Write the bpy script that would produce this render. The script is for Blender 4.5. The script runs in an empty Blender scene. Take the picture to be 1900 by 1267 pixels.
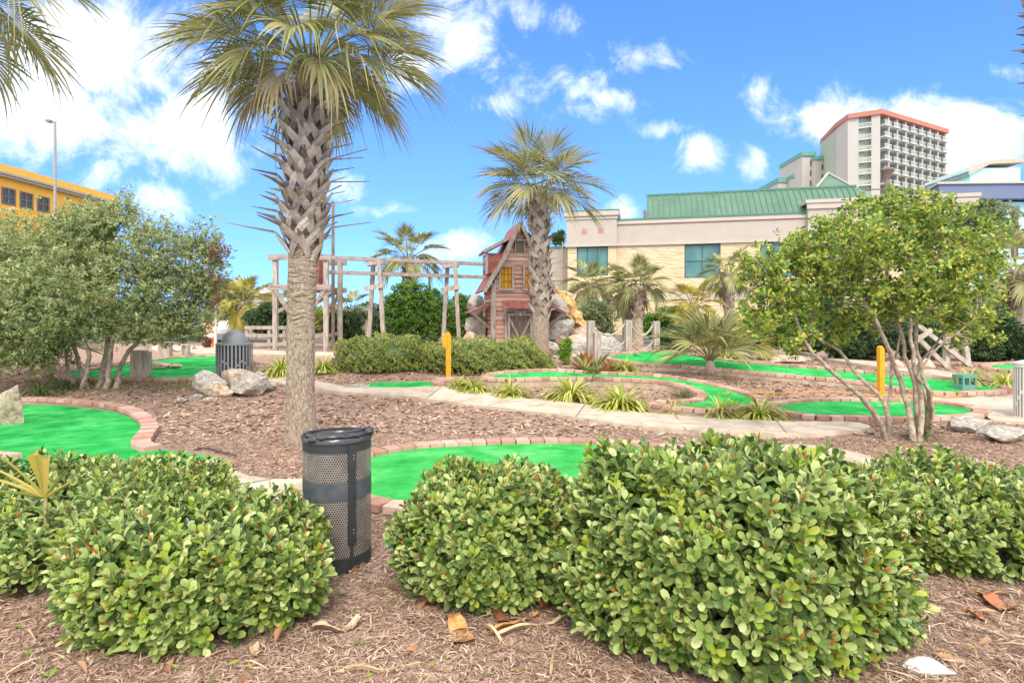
import bpy, bmesh, math, random
import numpy as np
from mathutils import Vector, Matrix, noise
from mathutils.geometry import delaunay_2d_cdt
R = math.radians
scene = bpy.context.scene
COL = scene.collection

# ------------------------------------------------------------------ camera, world, sun, exposure
F = 1080.0; CX = 950.0; HY = 600.0; EYE = 1.54       # focal length in photo pixels, horizon row, eye height
cam_d = bpy.data.cameras.new('camera'); cam = bpy.data.objects.new('camera', cam_d); COL.objects.link(cam)
cam_d.sensor_width = 36.0; cam_d.lens = 36.0*F/1900.0
cam_d.shift_y = -(1267/2-HY)/1900.0
cam_d.clip_start = 0.05; cam_d.clip_end = 3000
cam.location = (0, 0, EYE); cam.rotation_euler = (R(90), 0, 0)
scene.camera = cam
scene.view_settings.view_transform = 'Standard'; scene.view_settings.look = 'None'
scene.view_settings.exposure = 1.12; scene.view_settings.gamma = 1.0
scene.render.resolution_x = 1024; scene.render.resolution_y = 683
scene.cycles.max_bounces = 6; scene.cycles.diffuse_bounces = 3; scene.cycles.transparent_max_bounces = 8
scene.cycles.use_adaptive_sampling = True; scene.cycles.adaptive_threshold = 0.02
try: scene.cycles.use_denoising = True
except Exception: pass

SUN_EL = R(46); SUN_AZ = R(176)       # azimuth from +Y clockwise: the sun stands behind the camera
w = bpy.data.worlds.new("World"); scene.world = w; w.use_nodes = True
nt = w.node_tree; nt.nodes.clear()
def N(t, **kw):
    n = nt.nodes.new(t)
    for k, v in kw.items(): setattr(n, k, v)
    return n
def ml(op, a, b=None, c=None):
    n = N('ShaderNodeMath', operation=op)
    for i, v in enumerate((a, b, c)):
        if v is None: continue
        if isinstance(v, (int, float)): n.inputs[i].default_value = v
        else: nt.links.new(v, n.inputs[i])
    return n.outputs[0]
L = nt.links.new
sky = N('ShaderNodeTexSky'); sky.sky_type = 'NISHITA'; sky.sun_disc = False
sky.sun_elevation = SUN_EL; sky.sun_rotation = SUN_AZ; sky.air_density = 1.0; sky.dust_density = 0.3; sky.ozone_density = 3.0
tc0 = N('ShaderNodeTexCoord'); s0 = N('ShaderNodeSeparateXYZ'); L(tc0.outputs['Generated'], s0.inputs[0]); c0 = N('ShaderNodeCombineXYZ')
L(s0.outputs[0], c0.inputs[0]); L(s0.outputs[1], c0.inputs[1]); L(ml('ADD', ml('MULTIPLY', ml('MAXIMUM', s0.outputs[2], 0), .9), .16), c0.inputs[2])     # keeps the glare band at the horizon out
v0 = N('ShaderNodeVectorMath', operation='NORMALIZE'); L(c0.outputs[0], v0.inputs[0]); L(v0.outputs[0], sky.inputs[0])
hs = N('ShaderNodeHueSaturation'); hs.inputs['Saturation'].default_value = 1.12; hs.inputs['Value'].default_value = 1.18
tint = N('ShaderNodeMixRGB'); tint.blend_type = 'MULTIPLY'; tint.inputs[0].default_value = 1; tint.inputs[2].default_value = (.84, .91, 1.10, 1)
L(sky.outputs[0], tint.inputs[1]); L(tint.outputs[0], hs.inputs['Color'])
tc = N('ShaderNodeTexCoord'); sp = N('ShaderNodeSeparateXYZ'); L(tc.outputs['Generated'], sp.inputs[0])
ay = ml('MAXIMUM', ml('ABSOLUTE', sp.outputs[1]), 0.08)
u = ml('DIVIDE', sp.outputs[0], ay); v = ml('DIVIDE', sp.outputs[2], ay)
cb = N('ShaderNodeCombineXYZ'); L(u, cb.inputs[0]); L(v, cb.inputs[1])
# cloud banks: direction (as photo position), half sizes, strength
CL = [(120,110,270,130,1.0),(70,200,220,110,1.0),(330,250,150,85,1.0),(200,320,140,50,.62),(290,370,70,60,.62),(20,350,60,60,.4),
      (840,50,90,90,.85),(770,110,50,60,.8),(1000,35,75,45,.55),(1060,150,60,50,.6),(1000,165,110,45,.5),(930,190,60,30,.5),(1060,205,60,30,.5),(1140,185,70,22,.45),
      (1225,110,75,38,.72),(1290,280,50,34,.85),(1240,240,60,20,.5),(1410,300,40,32,.6),(1410,165,70,35,.45),
      (1620,225,190,50,1.0),(1790,240,150,70,1.0),(1700,300,150,50,.9),(1870,135,50,20,.5),
      (850,455,70,34,.9),(735,388,60,16,.5),(650,345,70,25,.55),(1150,390,32,26,.8),(1230,170,40,22,.4),(420,160,40,30,.3)]
nz = N('ShaderNodeTexNoise'); nz.inputs['Scale'].default_value = 8.5; nz.inputs['Detail'].default_value = 12; nz.inputs['Roughness'].default_value = 0.68
nz.inputs['Distortion'].default_value = 0.35; L(cb.outputs[0], nz.inputs['Vector'])
nz2 = N('ShaderNodeTexNoise'); nz2.inputs['Scale'].default_value = 2.2; nz2.inputs['Detail'].default_value = 3; L(cb.outputs[0], nz2.inputs['Vector'])
field = None
for (px, py, rx, ry, st) in CL:
    a = ml('MULTIPLY', ml('SUBTRACT', u, (px-CX)/F), F/rx); b = ml('MULTIPLY', ml('SUBTRACT', v, (HY-py)/F), F/ry)
    r2 = ml('ADD', ml('MULTIPLY', a, a), ml('MULTIPLY', b, b))
    g = ml('MULTIPLY', ml('EXPONENT', ml('MULTIPLY', r2, -0.8)), st)
    field = g if field is None else ml('MAXIMUM', field, g)
dens = ml('ADD', field, ml('MULTIPLY', ml('SUBTRACT', nz.outputs[0], 0.5), 2.5))
rp = N('ShaderNodeMapRange'); rp.interpolation_type = 'SMOOTHSTEP'
rp.inputs['From Min'].default_value = 0.22; rp.inputs['From Max'].default_value = 1.0; L(dens, rp.inputs['Value'])
gate = N('ShaderNodeMapRange'); gate.inputs['From Min'].default_value = 0.02; gate.inputs['From Max'].default_value = 0.25; L(field, gate.inputs['Value'])
fac = ml('MULTIPLY', rp.outputs[0], gate.outputs[0])
cc = N('ShaderNodeMixRGB'); cc.inputs['Fac'].default_value = .5
cc.inputs[1].default_value = (4.2, 4.7, 5.3, 1); cc.inputs[2].default_value = (5.2, 5.3, 5.4, 1); L(nz2.outputs[0], cc.inputs['Fac'])
mx = N('ShaderNodeMixRGB'); L(ml('MULTIPLY', fac, .94), mx.inputs[0]); L(hs.outputs[0], mx.inputs[1]); L(cc.outputs[0], mx.inputs[2])
# bright cloud added out of view, behind and above the camera, as fill light
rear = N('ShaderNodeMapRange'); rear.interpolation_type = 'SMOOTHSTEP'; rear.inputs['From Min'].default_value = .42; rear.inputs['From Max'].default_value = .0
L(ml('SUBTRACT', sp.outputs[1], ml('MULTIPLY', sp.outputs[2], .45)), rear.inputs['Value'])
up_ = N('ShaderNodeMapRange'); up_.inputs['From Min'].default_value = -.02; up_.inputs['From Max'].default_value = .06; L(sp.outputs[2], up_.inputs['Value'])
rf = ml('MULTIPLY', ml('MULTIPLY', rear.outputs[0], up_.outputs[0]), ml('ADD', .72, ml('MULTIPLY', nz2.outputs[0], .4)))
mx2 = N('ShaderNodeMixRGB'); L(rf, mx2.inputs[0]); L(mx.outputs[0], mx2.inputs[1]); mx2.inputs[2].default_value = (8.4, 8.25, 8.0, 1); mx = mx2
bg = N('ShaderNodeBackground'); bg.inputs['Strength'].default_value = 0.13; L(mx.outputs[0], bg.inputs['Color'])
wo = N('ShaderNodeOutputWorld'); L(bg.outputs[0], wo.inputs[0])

sd = bpy.data.lights.new('sun', 'SUN'); sd.energy = 1.5; sd.angle = R(22); sd.color = (1.0, 0.93, 0.82)
so = bpy.data.objects.new('sun', sd); COL.objects.link(so)
sdir = Vector((math.sin(SUN_AZ)*math.cos(SUN_EL), math.cos(SUN_AZ)*math.cos(SUN_EL), math.sin(SUN_EL)))
so.rotation_euler = sdir.to_track_quat('Z', 'Y').to_euler()

# ------------------------------------------------------------------ terrain height and pixel -> place
def sm(t):
    t = np.clip(t, 0, 1); return t*t*(3-2*t)
def T(x, y):
    x = np.asarray(x, float); y = np.asarray(y, float)
    z = .5*sm((y-9.5)/5.5) + .12*sm((y-15)/8)
    z = z + .44*np.exp(-(((x-.6)/2.6)**2 + ((y-20.8)/2.6)**2))
    z = z + .012*np.sin(x*1.7+.5)*np.cos(y*1.3) + .008*np.sin(x*3.9+y*2.7)
    return z
def Tf(x, y): return float(T(x, y))
def hit(px, py, off=0.0):
    lo, hi = 0.8, 90.0
    f = lambda d: EYE-(py-HY)/F*d - (Tf((px-CX)/F*d, d)+off)
    n = 500; prev = lo
    for i in range(1, n+1):
        d = lo*(hi/lo)**(i/n)
        if f(d) <= 0:
            a, b = prev, d
            for _ in range(30):
                m = (a+b)/2
                if f(m) > 0: a = m
                else: b = m
            d = (a+b)/2; return Vector(((px-CX)/F*d, d, Tf((px-CX)/F*d, d)+off))
        prev = d
    d = hi; return Vector(((px-CX)/F*d, d, Tf((px-CX)/F*d, d)+off))
def at(px, py, d): return Vector(((px-CX)/F*d, d, EYE-(py-HY)/F*d))

# ------------------------------------------------------------------ mesh building
class MB:
    def __init__(s): s.v = []; s.n = 0; s.f = []
    def add(s, verts, faces):
        verts = np.asarray(verts, float).reshape(-1, 3)
        if isinstance(faces, np.ndarray): s.f.append(faces.astype(np.int64)+s.n)
        else:
            by = {}
            for f in faces: by.setdefault(len(f), []).append(f)
            for k, fs in by.items(): s.f.append(np.array(fs, np.int64)+s.n)
        s.v.append(verts); s.n += len(verts); return s
    def box(s, c, size, rz=0.0, M=None):
        hx, hy, hz = [q/2 for q in size]
        v = np.array([(x, y, z) for z in (-hz, hz) for (x, y) in ((-hx,-hy),(hx,-hy),(hx,hy),(-hx,hy))])
        if rz: c_, s_ = math.cos(rz), math.sin(rz); v = v @ np.array([[c_, s_, 0], [-s_, c_, 0], [0, 0, 1]])
        v = v + np.array(c)
        if M is not None: v = xf(M, v)
        return s.add(v, [(3,2,1,0),(4,5,6,7),(0,1,5,4),(1,2,6,5),(2,3,7,6),(3,0,4,7)])
    def beam(s, p0, p1, w, h, up=(0,0,1)):
        p0, p1, up = Vector(p0), Vector(p1), Vector(up); d = (p1-p0).normalized()
        if abs(d.dot(up)) > .98: up = Vector((0, 1, 0))
        r = d.cross(up).normalized(); q = r.cross(d).normalized()
        v = [p + r*(a*w/2) + q*(b*h/2) for p in (p0, p1) for (a, b) in ((-1,-1),(1,-1),(1,1),(-1,1))]
        return s.add([tuple(x) for x in v], [(0,1,2,3),(7,6,5,4),(0,4,5,1),(1,5,6,2),(2,6,7,3),(3,7,4,0)])
    def tube(s, pts, rad, n=8, cap=True):
        pts = [Vector(p) for p in pts]; m = len(pts)
        if not hasattr(rad, '__len__'): rad = [rad]*m
        rows = []; ref = None
        for i, p in enumerate(pts):
            t = (pts[min(i+1, m-1)]-pts[max(i-1, 0)])
            t = t.normalized() if t.length > 1e-9 else Vector((0,0,1))
            if ref is None: ref = Vector((1,0,0)) if abs(t.x) < .8 else Vector((0,1,0))
            a = (ref - t*ref.dot(t)).normalized(); ref = a; b = t.cross(a)
            for k in range(n):
                g = 2*math.pi*k/n; rows.append(tuple(p + (a*math.cos(g)+b*math.sin(g))*rad[i]))
        f = [(i*n+k, i*n+(k+1)%n, (i+1)*n+(k+1)%n, (i+1)*n+k) for i in range(m-1) for k in range(n)]
        if cap: f += [tuple(range(n-1, -1, -1)), tuple((m-1)*n+k for k in range(n))]
        return s.add(rows, f)
    def lathe(s, prof, n=32, c=(0,0,0), cap=True):
        v = [(c[0]+r*math.cos(2*math.pi*k/n), c[1]+r*math.sin(2*math.pi*k/n), c[2]+z) for (r, z) in prof for k in range(n)]
        m = len(prof)
        f = [(i*n+k, i*n+(k+1)%n, (i+1)*n+(k+1)%n, (i+1)*n+k) for i in range(m-1) for k in range(n)]
        if cap: f += [tuple(range(n-1, -1, -1)), tuple((m-1)*n+k for k in range(n))]
        return s.add(v, f)
    def prism(s, poly, z0, z1):
        n = len(poly); v = [(x, y, z0) for x, y in poly]+[(x, y, z1) for x, y in poly]
        return s.add(v, [tuple(range(n-1,-1,-1)), tuple(range(n, 2*n))]+[(i, (i+1)%n, n+(i+1)%n, n+i) for i in range(n)])
    def extrude(s, poly, d):      # 3D planar polygon pushed along d
        n = len(poly); poly = [Vector(p) for p in poly]; d = Vector(d)
        v = [tuple(p) for p in poly]+[tuple(p+d) for p in poly]
        return s.add(v, [tuple(range(n-1,-1,-1)), tuple(range(n, 2*n))]+[(i, (i+1)%n, n+(i+1)%n, n+i) for i in range(n)])
    def scatter(s, tv, tf, M, o):      # template verts (m,3), faces (k,4), frames (n,3,3) columns = axes, origins (n,3)
        tv = np.asarray(tv, float); tf = np.asarray(tf, np.int64); n, m = len(o), len(tv)
        v = np.einsum('nij,mj->nmi', M, tv) + np.asarray(o)[:, None, :]
        f = (tf[None] + (np.arange(n)*m)[:, None, None]).reshape(-1, tf.shape[1])
        return s.add(v.reshape(-1, 3), f)
    def build(s, name, mat, parent=None, smooth=False, bevel=0, loc=None):
        me = bpy.data.meshes.new(name)
        V = np.concatenate(s.v) if s.v else np.zeros((0, 3))
        me.vertices.add(len(V)); me.vertices.foreach_set('co', V.ravel())
        idx = np.concatenate([f.ravel() for f in s.f]); tot = np.concatenate([np.full(len(f), f.shape[1]) for f in s.f])
        me.loops.add(len(idx)); me.loops.foreach_set('vertex_index', idx)
        me.polygons.add(len(tot)); st = np.concatenate([[0], np.cumsum(tot)[:-1]])
        me.polygons.foreach_set('loop_start', st); me.polygons.foreach_set('loop_total', tot)
        leafy_ = smooth or name in ('foliage', 'inner_foliage', 'crown', 'frond', 'fronds', 'new_growth', 'leaf_tint', 'leaves', 'petiole', 'petioles', 'stem', 'twig', 'trunk', 'boulder', 'rock_mound', 'rock_chute', 'white_stone', 'black_stone')
        me.polygons.foreach_set('use_smooth', np.full(len(tot), bool(leafy_)))
        me.update(calc_edges=True); me.validate()
        if name in ('boulder', 'rock_mound', 'rock_chute', 'white_stone'): me.set_sharp_from_angle(angle=R(16))
        if isinstance(mat, (list, tuple)):
            for m_ in mat: me.materials.append(m_)
        else: me.materials.append(mat)
        o = bpy.data.objects.new(name, me); COL.objects.link(o)
        if parent: o.parent = parent
        if loc is not None: o.location = loc
        if bevel:
            b = o.modifiers.new('bevel', 'BEVEL'); b.width = bevel; b.segments = 2; b.limit_method = 'ANGLE'
        return o
def xf(M, v):
    A = np.array(M); return np.asarray(v) @ A[:3, :3].T + A[:3, 3]
def tag(o, label=None, cat=None, group=None, kind=None):
    if label: o['label'] = label
    if cat: o['category'] = cat
    if group: o['group'] = group
    if kind: o['kind'] = kind
    return o
def thing(name, label, cat, loc=(0,0,0), rz=0, group=None):
    o = bpy.data.objects.new(name, None); COL.objects.link(o); o.empty_display_size = .2
    o.location = loc; o.rotation_euler = (0, 0, rz); return tag(o, label, cat, group)
def dup(root, loc, rz=0, scale=1.0, label=None, group=None):
    def cp(o, par):
        c = o.copy(); COL.objects.link(c)
        if par: c.parent = par
        for ch in list(o.children): cp(ch, c)
        return c
    r = cp(root, None); r.location = loc; r.rotation_euler = (0, 0, rz); r.scale = (scale,)*3
    if label: r['label'] = label
    if group: r['group'] = group
    return r

# ------------------------------------------------------------------ materials
def lin(c): return tuple(((q/255)/12.92 if q <= 10 else (((q/255)+.055)/1.055)**2.4) for q in c)
def new_mat(name):
    m = bpy.data.materials.new(name); m.use_nodes = True; return m
def noisy(name, cols, scale=5, detail=5, rough=.8, bump=0, bscale=None, stretch=(1,1,1), spec=.3, metal=0, dist=0, pos=None, coords='Object', island=0.0, trans=0.0, wave=None):
    """ramp over noise in object space; island: share of per-island random in the ramp position"""
    m = new_mat(name); t = m.node_tree; p = t.nodes['Principled BSDF']
    tcn = t.nodes.new('ShaderNodeTexCoord'); mp = t.nodes.new('ShaderNodeMapping'); mp.inputs['Scale'].default_value = stretch
    t.links.new(tcn.outputs[coords], mp.inputs[0])
    nn = t.nodes.new('ShaderNodeTexNoise'); nn.inputs['Scale'].default_value = scale; nn.inputs['Detail'].default_value = detail
    nn.inputs['Roughness'].default_value = .6; nn.inputs['Distortion'].default_value = dist
    t.links.new(mp.outputs[0], nn.inputs['Vector'])
    cr = t.nodes.new('ShaderNodeValToRGB'); el = cr.color_ramp.elements
    k = len(cols); pos = pos or ([.5] if k == 1 else [.3+.4*i/(k-1) for i in range(k)] if island < .5 else [i/(k-1) for i in range(k)])
    while len(el) < k: el.new(.5)
    for i in range(k): el[i].position = pos[i]; el[i].color = (*cols[i], 1)
    if k == 1: el[1].color = (*cols[0], 1)
    src = nn.outputs[0]
    if island > 0:
        ge = t.nodes.new('ShaderNodeNewGeometry'); mm = t.nodes.new('ShaderNodeMix'); mm.data_type = 'FLOAT'
        mm.inputs[0].default_value = island; t.links.new(nn.outputs[0], mm.inputs[2]); t.links.new(ge.outputs['Random Per Island'], mm.inputs[3]); src = mm.outputs[0]
    t.links.new(src, cr.inputs[0]); t.links.new(cr.outputs[0], p.inputs['Base Color'])
    p.inputs['Roughness'].default_value = rough; p.inputs['Specular IOR Level'].default_value = spec; p.inputs['Metallic'].default_value = metal
    if bump:
        n2 = t.nodes.new('ShaderNodeTexNoise'); n2.inputs['Scale'].default_value = bscale or scale*3; n2.inputs['Detail'].default_value = 6
        t.links.new(mp.outputs[0], n2.inputs['Vector'])
        b = t.nodes.new('ShaderNodeBump'); b.inputs['Strength'].default_value = bump; b.inputs['Distance'].default_value = .02
        t.links.new(n2.outputs[0], b.inputs['Height']); t.links.new(b.outputs[0], p.inputs['Normal'])
    if trans > 0:
        tr = t.nodes.new('ShaderNodeBsdfTranslucent'); t.links.new(cr.outputs[0], tr.inputs[0])
        mxs = t.nodes.new('ShaderNodeMixShader'); mxs.inputs[0].default_value = trans
        out = t.nodes['Material Output']; t.links.new(p.outputs[0], mxs.inputs[1]); t.links.new(tr.outputs[0], mxs.inputs[2]); t.links.new(mxs.outputs[0], out.inputs[0])
    return m
def leafm(name, cols, rough=.45, trans=.3, pos=None, spec=.4):
    return noisy(name, cols, scale=2.5, detail=2, rough=rough, island=.75, trans=trans, pos=pos or [.12+.76*i/(len(cols)-1) for i in range(len(cols))], spec=spec)

M = {}
M['mulch'] = noisy('mulch', [(.11,.06,.042),(.25,.155,.115),(.40,.27,.205),(.53,.385,.30)], scale=34, detail=8, rough=.95, bump=1.0, bscale=60, pos=[.28,.42,.54,.68], dist=1.2, spec=.1)
M['chip'] = noisy('chip', [(.11,.06,.04),(.24,.145,.10),(.36,.24,.175),(.48,.35,.265),(.62,.49,.385)], scale=20, rough=.9, island=.8, spec=.15)
M['straw'] = noisy('straw', [(.30,.20,.12),(.55,.42,.27),(.68,.58,.42)], scale=20, rough=.85, island=.8, spec=.15)
M['turf'] = noisy('turf', [(.010,.27,.045),(.035,.40,.085),(.11,.53,.17)], scale=2.6, detail=9, rough=.95, bump=.5, bscale=260, spec=.05)
M['turf_worn'] = noisy('turf_worn', [(.02,.30,.045),(.06,.43,.10),(.15,.55,.18)], scale=2.3, detail=9, rough=.95, bump=.5, bscale=260, spec=.05)
M['brick'] = noisy('brick', [(.34,.18,.135),(.48,.295,.235),(.62,.44,.37)], scale=9, detail=6, rough=.9, bump=.35, bscale=60, island=.45, pos=[.2,.5,.8], spec=.1)
M['concrete'] = noisy('concrete', [(.27,.215,.16),(.47,.385,.30),(.61,.52,.42)], scale=2.4, detail=12, rough=.9, bump=.35, bscale=70, pos=[.26,.46,.68], spec=.1, dist=.8)
M['wood_pale'] = noisy('wood_pale', [(.30,.26,.21),(.42,.37,.31),(.52,.47,.40)], scale=9, rough=.9, stretch=(1,1,.4))
M['white_stone'] = noisy('white_stone', [(.50,.46,.40),(.78,.76,.72),(.86,.85,.82)], scale=9, detail=9, rough=.9, bump=1, bscale=22, dist=1)
M['wall_concrete'] = noisy('wall_concrete', [(.26,.21,.16),(.42,.34,.26),(.55,.46,.36)], scale=4, detail=8, rough=.95, bump=.3, bscale=50, spec=.1)
M['asphalt'] = noisy('asphalt', [(.10,.10,.10),(.16,.155,.15)], scale=3, detail=9, rough=.9)
M['rock'] = noisy('rock', [(.10,.085,.07),(.29,.26,.225),(.47,.43,.38),(.66,.62,.56)], scale=6.5, detail=12, rough=.9, bump=1, bscale=16, stretch=(1,1,1.8), dist=1.8, pos=[.27,.42,.56,.7])
M['rock_tan'] = noisy('rock_tan', [(.20,.14,.095),(.44,.345,.25),(.64,.54,.42)], scale=6, detail=12, rough=.9, bump=1, bscale=16, dist=1.6, pos=[.3,.48,.66])
M['rock_orange'] = noisy('rock_orange', [(.28,.18,.15),(.55,.36,.27),(.62,.50,.42),(.36,.35,.37)], scale=1.6, detail=7, rough=.85, bump=.7, bscale=8, dist=.8, pos=[.3,.45,.55,.66])
M['rock_gold'] = noisy('rock_gold', [(.36,.21,.07),(.55,.37,.14),(.64,.50,.27)], scale=3, detail=8, rough=.85, bump=.8, bscale=7, dist=1)
M['bark_low'] = noisy('bark_low', [(.12,.09,.068),(.30,.235,.18),(.46,.375,.30)], scale=42, detail=9, rough=.95, bump=1.0, bscale=55, stretch=(1,1,.40), dist=.5, pos=[.30,.5,.68], spec=.1)
M['bark_ring'] = noisy('bark_ring', [(.12,.085,.062),(.32,.245,.18),(.48,.38,.29)], scale=14, detail=9, rough=.95, bump=1.0, bscale=22, stretch=(.6,.6,2.0), dist=1.4, pos=[.32,.5,.68], spec=.1)
M['boot'] = noisy('boot', [(.19,.135,.105),(.38,.305,.255),(.55,.47,.41)], scale=14, detail=7, rough=.9, bump=.5, bscale=45, island=.4, pos=[.25,.5,.75], spec=.15)
M['bark'] = noisy('bark', [(.20,.155,.115),(.38,.31,.235),(.56,.48,.38)], scale=14, detail=8, rough=.95, bump=.8, bscale=35, spec=.1)
M['twig'] = noisy('twig', [(.13,.10,.08),(.25,.20,.165)], scale=14, rough=.9, spec=.1)
M['frond'] = leafm('frond', [(.12,.14,.04),(.25,.255,.085),(.39,.36,.14),(.56,.48,.23)], trans=.28, rough=.5)
M['frond_dull'] = leafm('frond_dull', [(.13,.16,.055),(.24,.27,.10),(.37,.37,.15),(.50,.45,.21)], trans=.28, rough=.55)
M['frond_yellow'] = leafm('frond_yellow', [(.16,.19,.03),(.30,.30,.05),(.46,.40,.07),(.58,.42,.10)], trans=.3, rough=.55)
M['frond_dry'] = leafm('frond_dry', [(.22,.15,.07),(.38,.29,.13),(.46,.38,.20)], trans=.2, rough=.7)
M['petiole'] = noisy('petiole', [(.16,.17,.06),(.28,.25,.10)], scale=5, rough=.6)
M['hawthorn'] = leafm('hawthorn', [(.05,.095,.026),(.13,.215,.045),(.245,.345,.08),(.37,.455,.13),(.52,.58,.24)], rough=.36, trans=.20, spec=.55)
M['hawthorn_new'] = leafm('hawthorn_new', [(.22,.36,.045),(.34,.46,.06),(.46,.50,.08)], rough=.4, trans=.3)
M['bud'] = noisy('bud', [(.42,.06,.03),(.50,.17,.04),(.30,.04,.03)], scale=8, rough=.6, island=.8)
M['hedge'] = leafm('hedge', [(.09,.13,.025),(.22,.27,.05),(.39,.43,.11),(.54,.56,.20)], rough=.5, trans=.2)
M['oak'] = leafm('oak', [(.12,.165,.055),(.26,.32,.115),(.41,.465,.19),(.56,.60,.31)], rough=.5, trans=.25)
M['oak_red'] = leafm('oak_red', [(.16,.07,.05),(.26,.10,.07),(.30,.17,.12)], rough=.5, trans=.25)
M['lime'] = leafm('lime', [(.06,.12,.025),(.14,.24,.04),(.26,.38,.06),(.42,.51,.08),(.66,.57,.08)], rough=.4, trans=.3, spec=.5)
M['juniper'] = leafm('juniper', [(.04,.11,.025),(.09,.20,.035),(.17,.32,.05),(.28,.42,.07)], rough=.6, trans=.2)
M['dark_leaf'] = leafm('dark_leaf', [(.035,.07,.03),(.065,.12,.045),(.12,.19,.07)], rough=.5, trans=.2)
M['pale_leaf'] = leafm('pale_leaf', [(.12,.16,.07),(.22,.27,.12),(.34,.38,.19)], rough=.55, trans=.2)
M['bright_leaf'] = leafm('bright_leaf', [(.12,.25,.03),(.22,.38,.04),(.32,.45,.06)], rough=.5, trans=.3)
M['grass_blade'] = leafm('grass_blade', [(.20,.28,.03),(.38,.44,.05),(.58,.58,.13),(.72,.70,.28)], rough=.5, trans=.3)
M['grass_green'] = leafm('grass_green', [(.07,.11,.03),(.13,.18,.05),(.26,.28,.10)], rough=.6, trans=.3)
M['brom'] = leafm('brom', [(.20,.14,.03),(.42,.22,.05),(.55,.28,.09)], rough=.5, trans=.25)
M['wood_grey'] = noisy('wood_grey', [(.22,.18,.15),(.38,.325,.275),(.52,.46,.40)], scale=9, detail=8, rough=.9, bump=.15, bscale=25, stretch=(2,2,.35), spec=.15, pos=[.3,.5,.7])
M['wood_beam'] = noisy('wood_beam', [(.19,.145,.12),(.33,.265,.225),(.43,.36,.31)], scale=7, detail=8, rough=.9, bump=.15, bscale=20, stretch=(.35,2,2), spec=.15, pos=[.3,.5,.7])
M['wood_brown'] = noisy('wood_brown', [(.11,.08,.06),(.20,.15,.115),(.30,.24,.19)], scale=9, detail=8, rough=.9, bump=.15, bscale=25, stretch=(2,2,.35), spec=.15)
M['siding'] = noisy('siding', [(.40,.20,.15),(.60,.35,.27),(.68,.47,.38)], scale=5, detail=9, rough=.85, bump=.1, bscale=30, stretch=(.4,1,2), island=.35, pos=[.25,.5,.75], spec=.15)
M['roof_red'] = noisy('roof_red', [(.20,.06,.05),(.33,.11,.085),(.40,.19,.15)], scale=6, detail=8, rough=.6, stretch=(1,.4,1), spec=.3)
M['white_paint'] = noisy('white_paint', [(.62,.60,.56),(.74,.72,.68)], scale=3, rough=.7)
def plain(name, c, rough=.5, metal=0, spec=.4, var=.12, scale=4, bump=0):
    return noisy(name, [tuple(q*(1-var) for q in c), c, tuple(min(1, q*(1+var)) for q in c)], scale=scale, detail=6, rough=rough, metal=metal, spec=spec, bump=bump)
def emit(name, c, s):
    m = new_mat(name); p = m.node_tree.nodes['Principled BSDF']; p.inputs['Base Color'].default_value = (*c, 1)
    p.inputs['Emission Color'].default_value = (*c, 1); p.inputs['Emission Strength'].default_value = s; p.inputs['Roughness'].default_value = .4; return m
M['yellow_post'] = plain('yellow_post', (.72,.33,.012), rough=.55)
M['black_metal'] = plain('black_metal', (.032,.034,.037), rough=.55, spec=.35, var=.3, scale=12)
M['perf_metal'] = plain('perf_metal', (.23,.205,.185), rough=.5, spec=.4, var=.25, scale=14)
M['blue_band'] = plain('blue_band', (.07,.08,.092), rough=.6, spec=.3, var=.35, scale=9)
M['bag'] = plain('bag', (.03,.03,.033), rough=.25, spec=.6)
M['grey_metal'] = plain('grey_metal', (.20,.21,.22), rough=.45, spec=.5)
M['rope'] = plain('rope', (.42,.38,.33), rough=.95, var=.25, scale=60)
M['wood_yellow'] = plain('wood_yellow', (.34,.15,.02), rough=.7)
M['pane_lit'] = noisy('pane_lit', [(.62,.28,.005),(.78,.42,.01),(.85,.50,.02)], scale=8, rough=.35)
M['glass_teal'] = noisy('glass_teal', [(.02,.08,.08),(.05,.17,.16),(.13,.30,.27)], scale=.35, detail=3, rough=.22, spec=.6, stretch=(1,1,.5))
M['glass_dark'] = plain('glass_dark', (.06,.075,.085), rough=.1, spec=.8)
M['frame_dark'] = plain('frame_dark', (.05,.09,.09), rough=.5)
M['stucco'] = plain('stucco', (.43,.37,.31), rough=.9, var=.06, scale=1.2, bump=.1)
M['stucco_trim'] = plain('stucco_trim', (.47,.40,.335), rough=.9, var=.05, scale=1.2)
M['red_line'] = plain('red_line', (.42,.22,.17), rough=.8)
M['green_roof'] = noisy('green_roof', [(.06,.135,.085),(.08,.16,.105),(.105,.19,.13)], scale=.7, detail=6, rough=.5, spec=.4)
M['green_trim'] = plain('green_trim', (.07,.17,.12), rough=.5)
M['yellow_wall'] = plain('yellow_wall', (.80,.42,.06), rough=.85, var=.06, scale=.8)
M['taupe'] = plain('taupe', (.42,.35,.27), rough=.8)
M['hotel_white'] = plain('hotel_white', (.43,.40,.345), rough=.8, var=.05, scale=.2)
M['hotel_green'] = plain('hotel_green', (.34,.38,.28), rough=.8, var=.05, scale=.2)
M['hotel_rail'] = plain('hotel_rail', (.50,.53,.48), rough=.7)
M['orange_roof'] = plain('orange_roof', (.42,.16,.105), rough=.7, var=.06, scale=.3)
M['teal_roof'] = plain('teal_roof', (.13,.30,.25), rough=.7)
M['aqua'] = plain('aqua', (.42,.72,.74), rough=.8, var=.05, scale=.5)
M['indigo'] = plain('indigo', (.135,.165,.25), rough=.7, var=.06, scale=.4)
M['pipe_grey'] = plain('pipe_grey', (.30,.28,.25), rough=.5)
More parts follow.
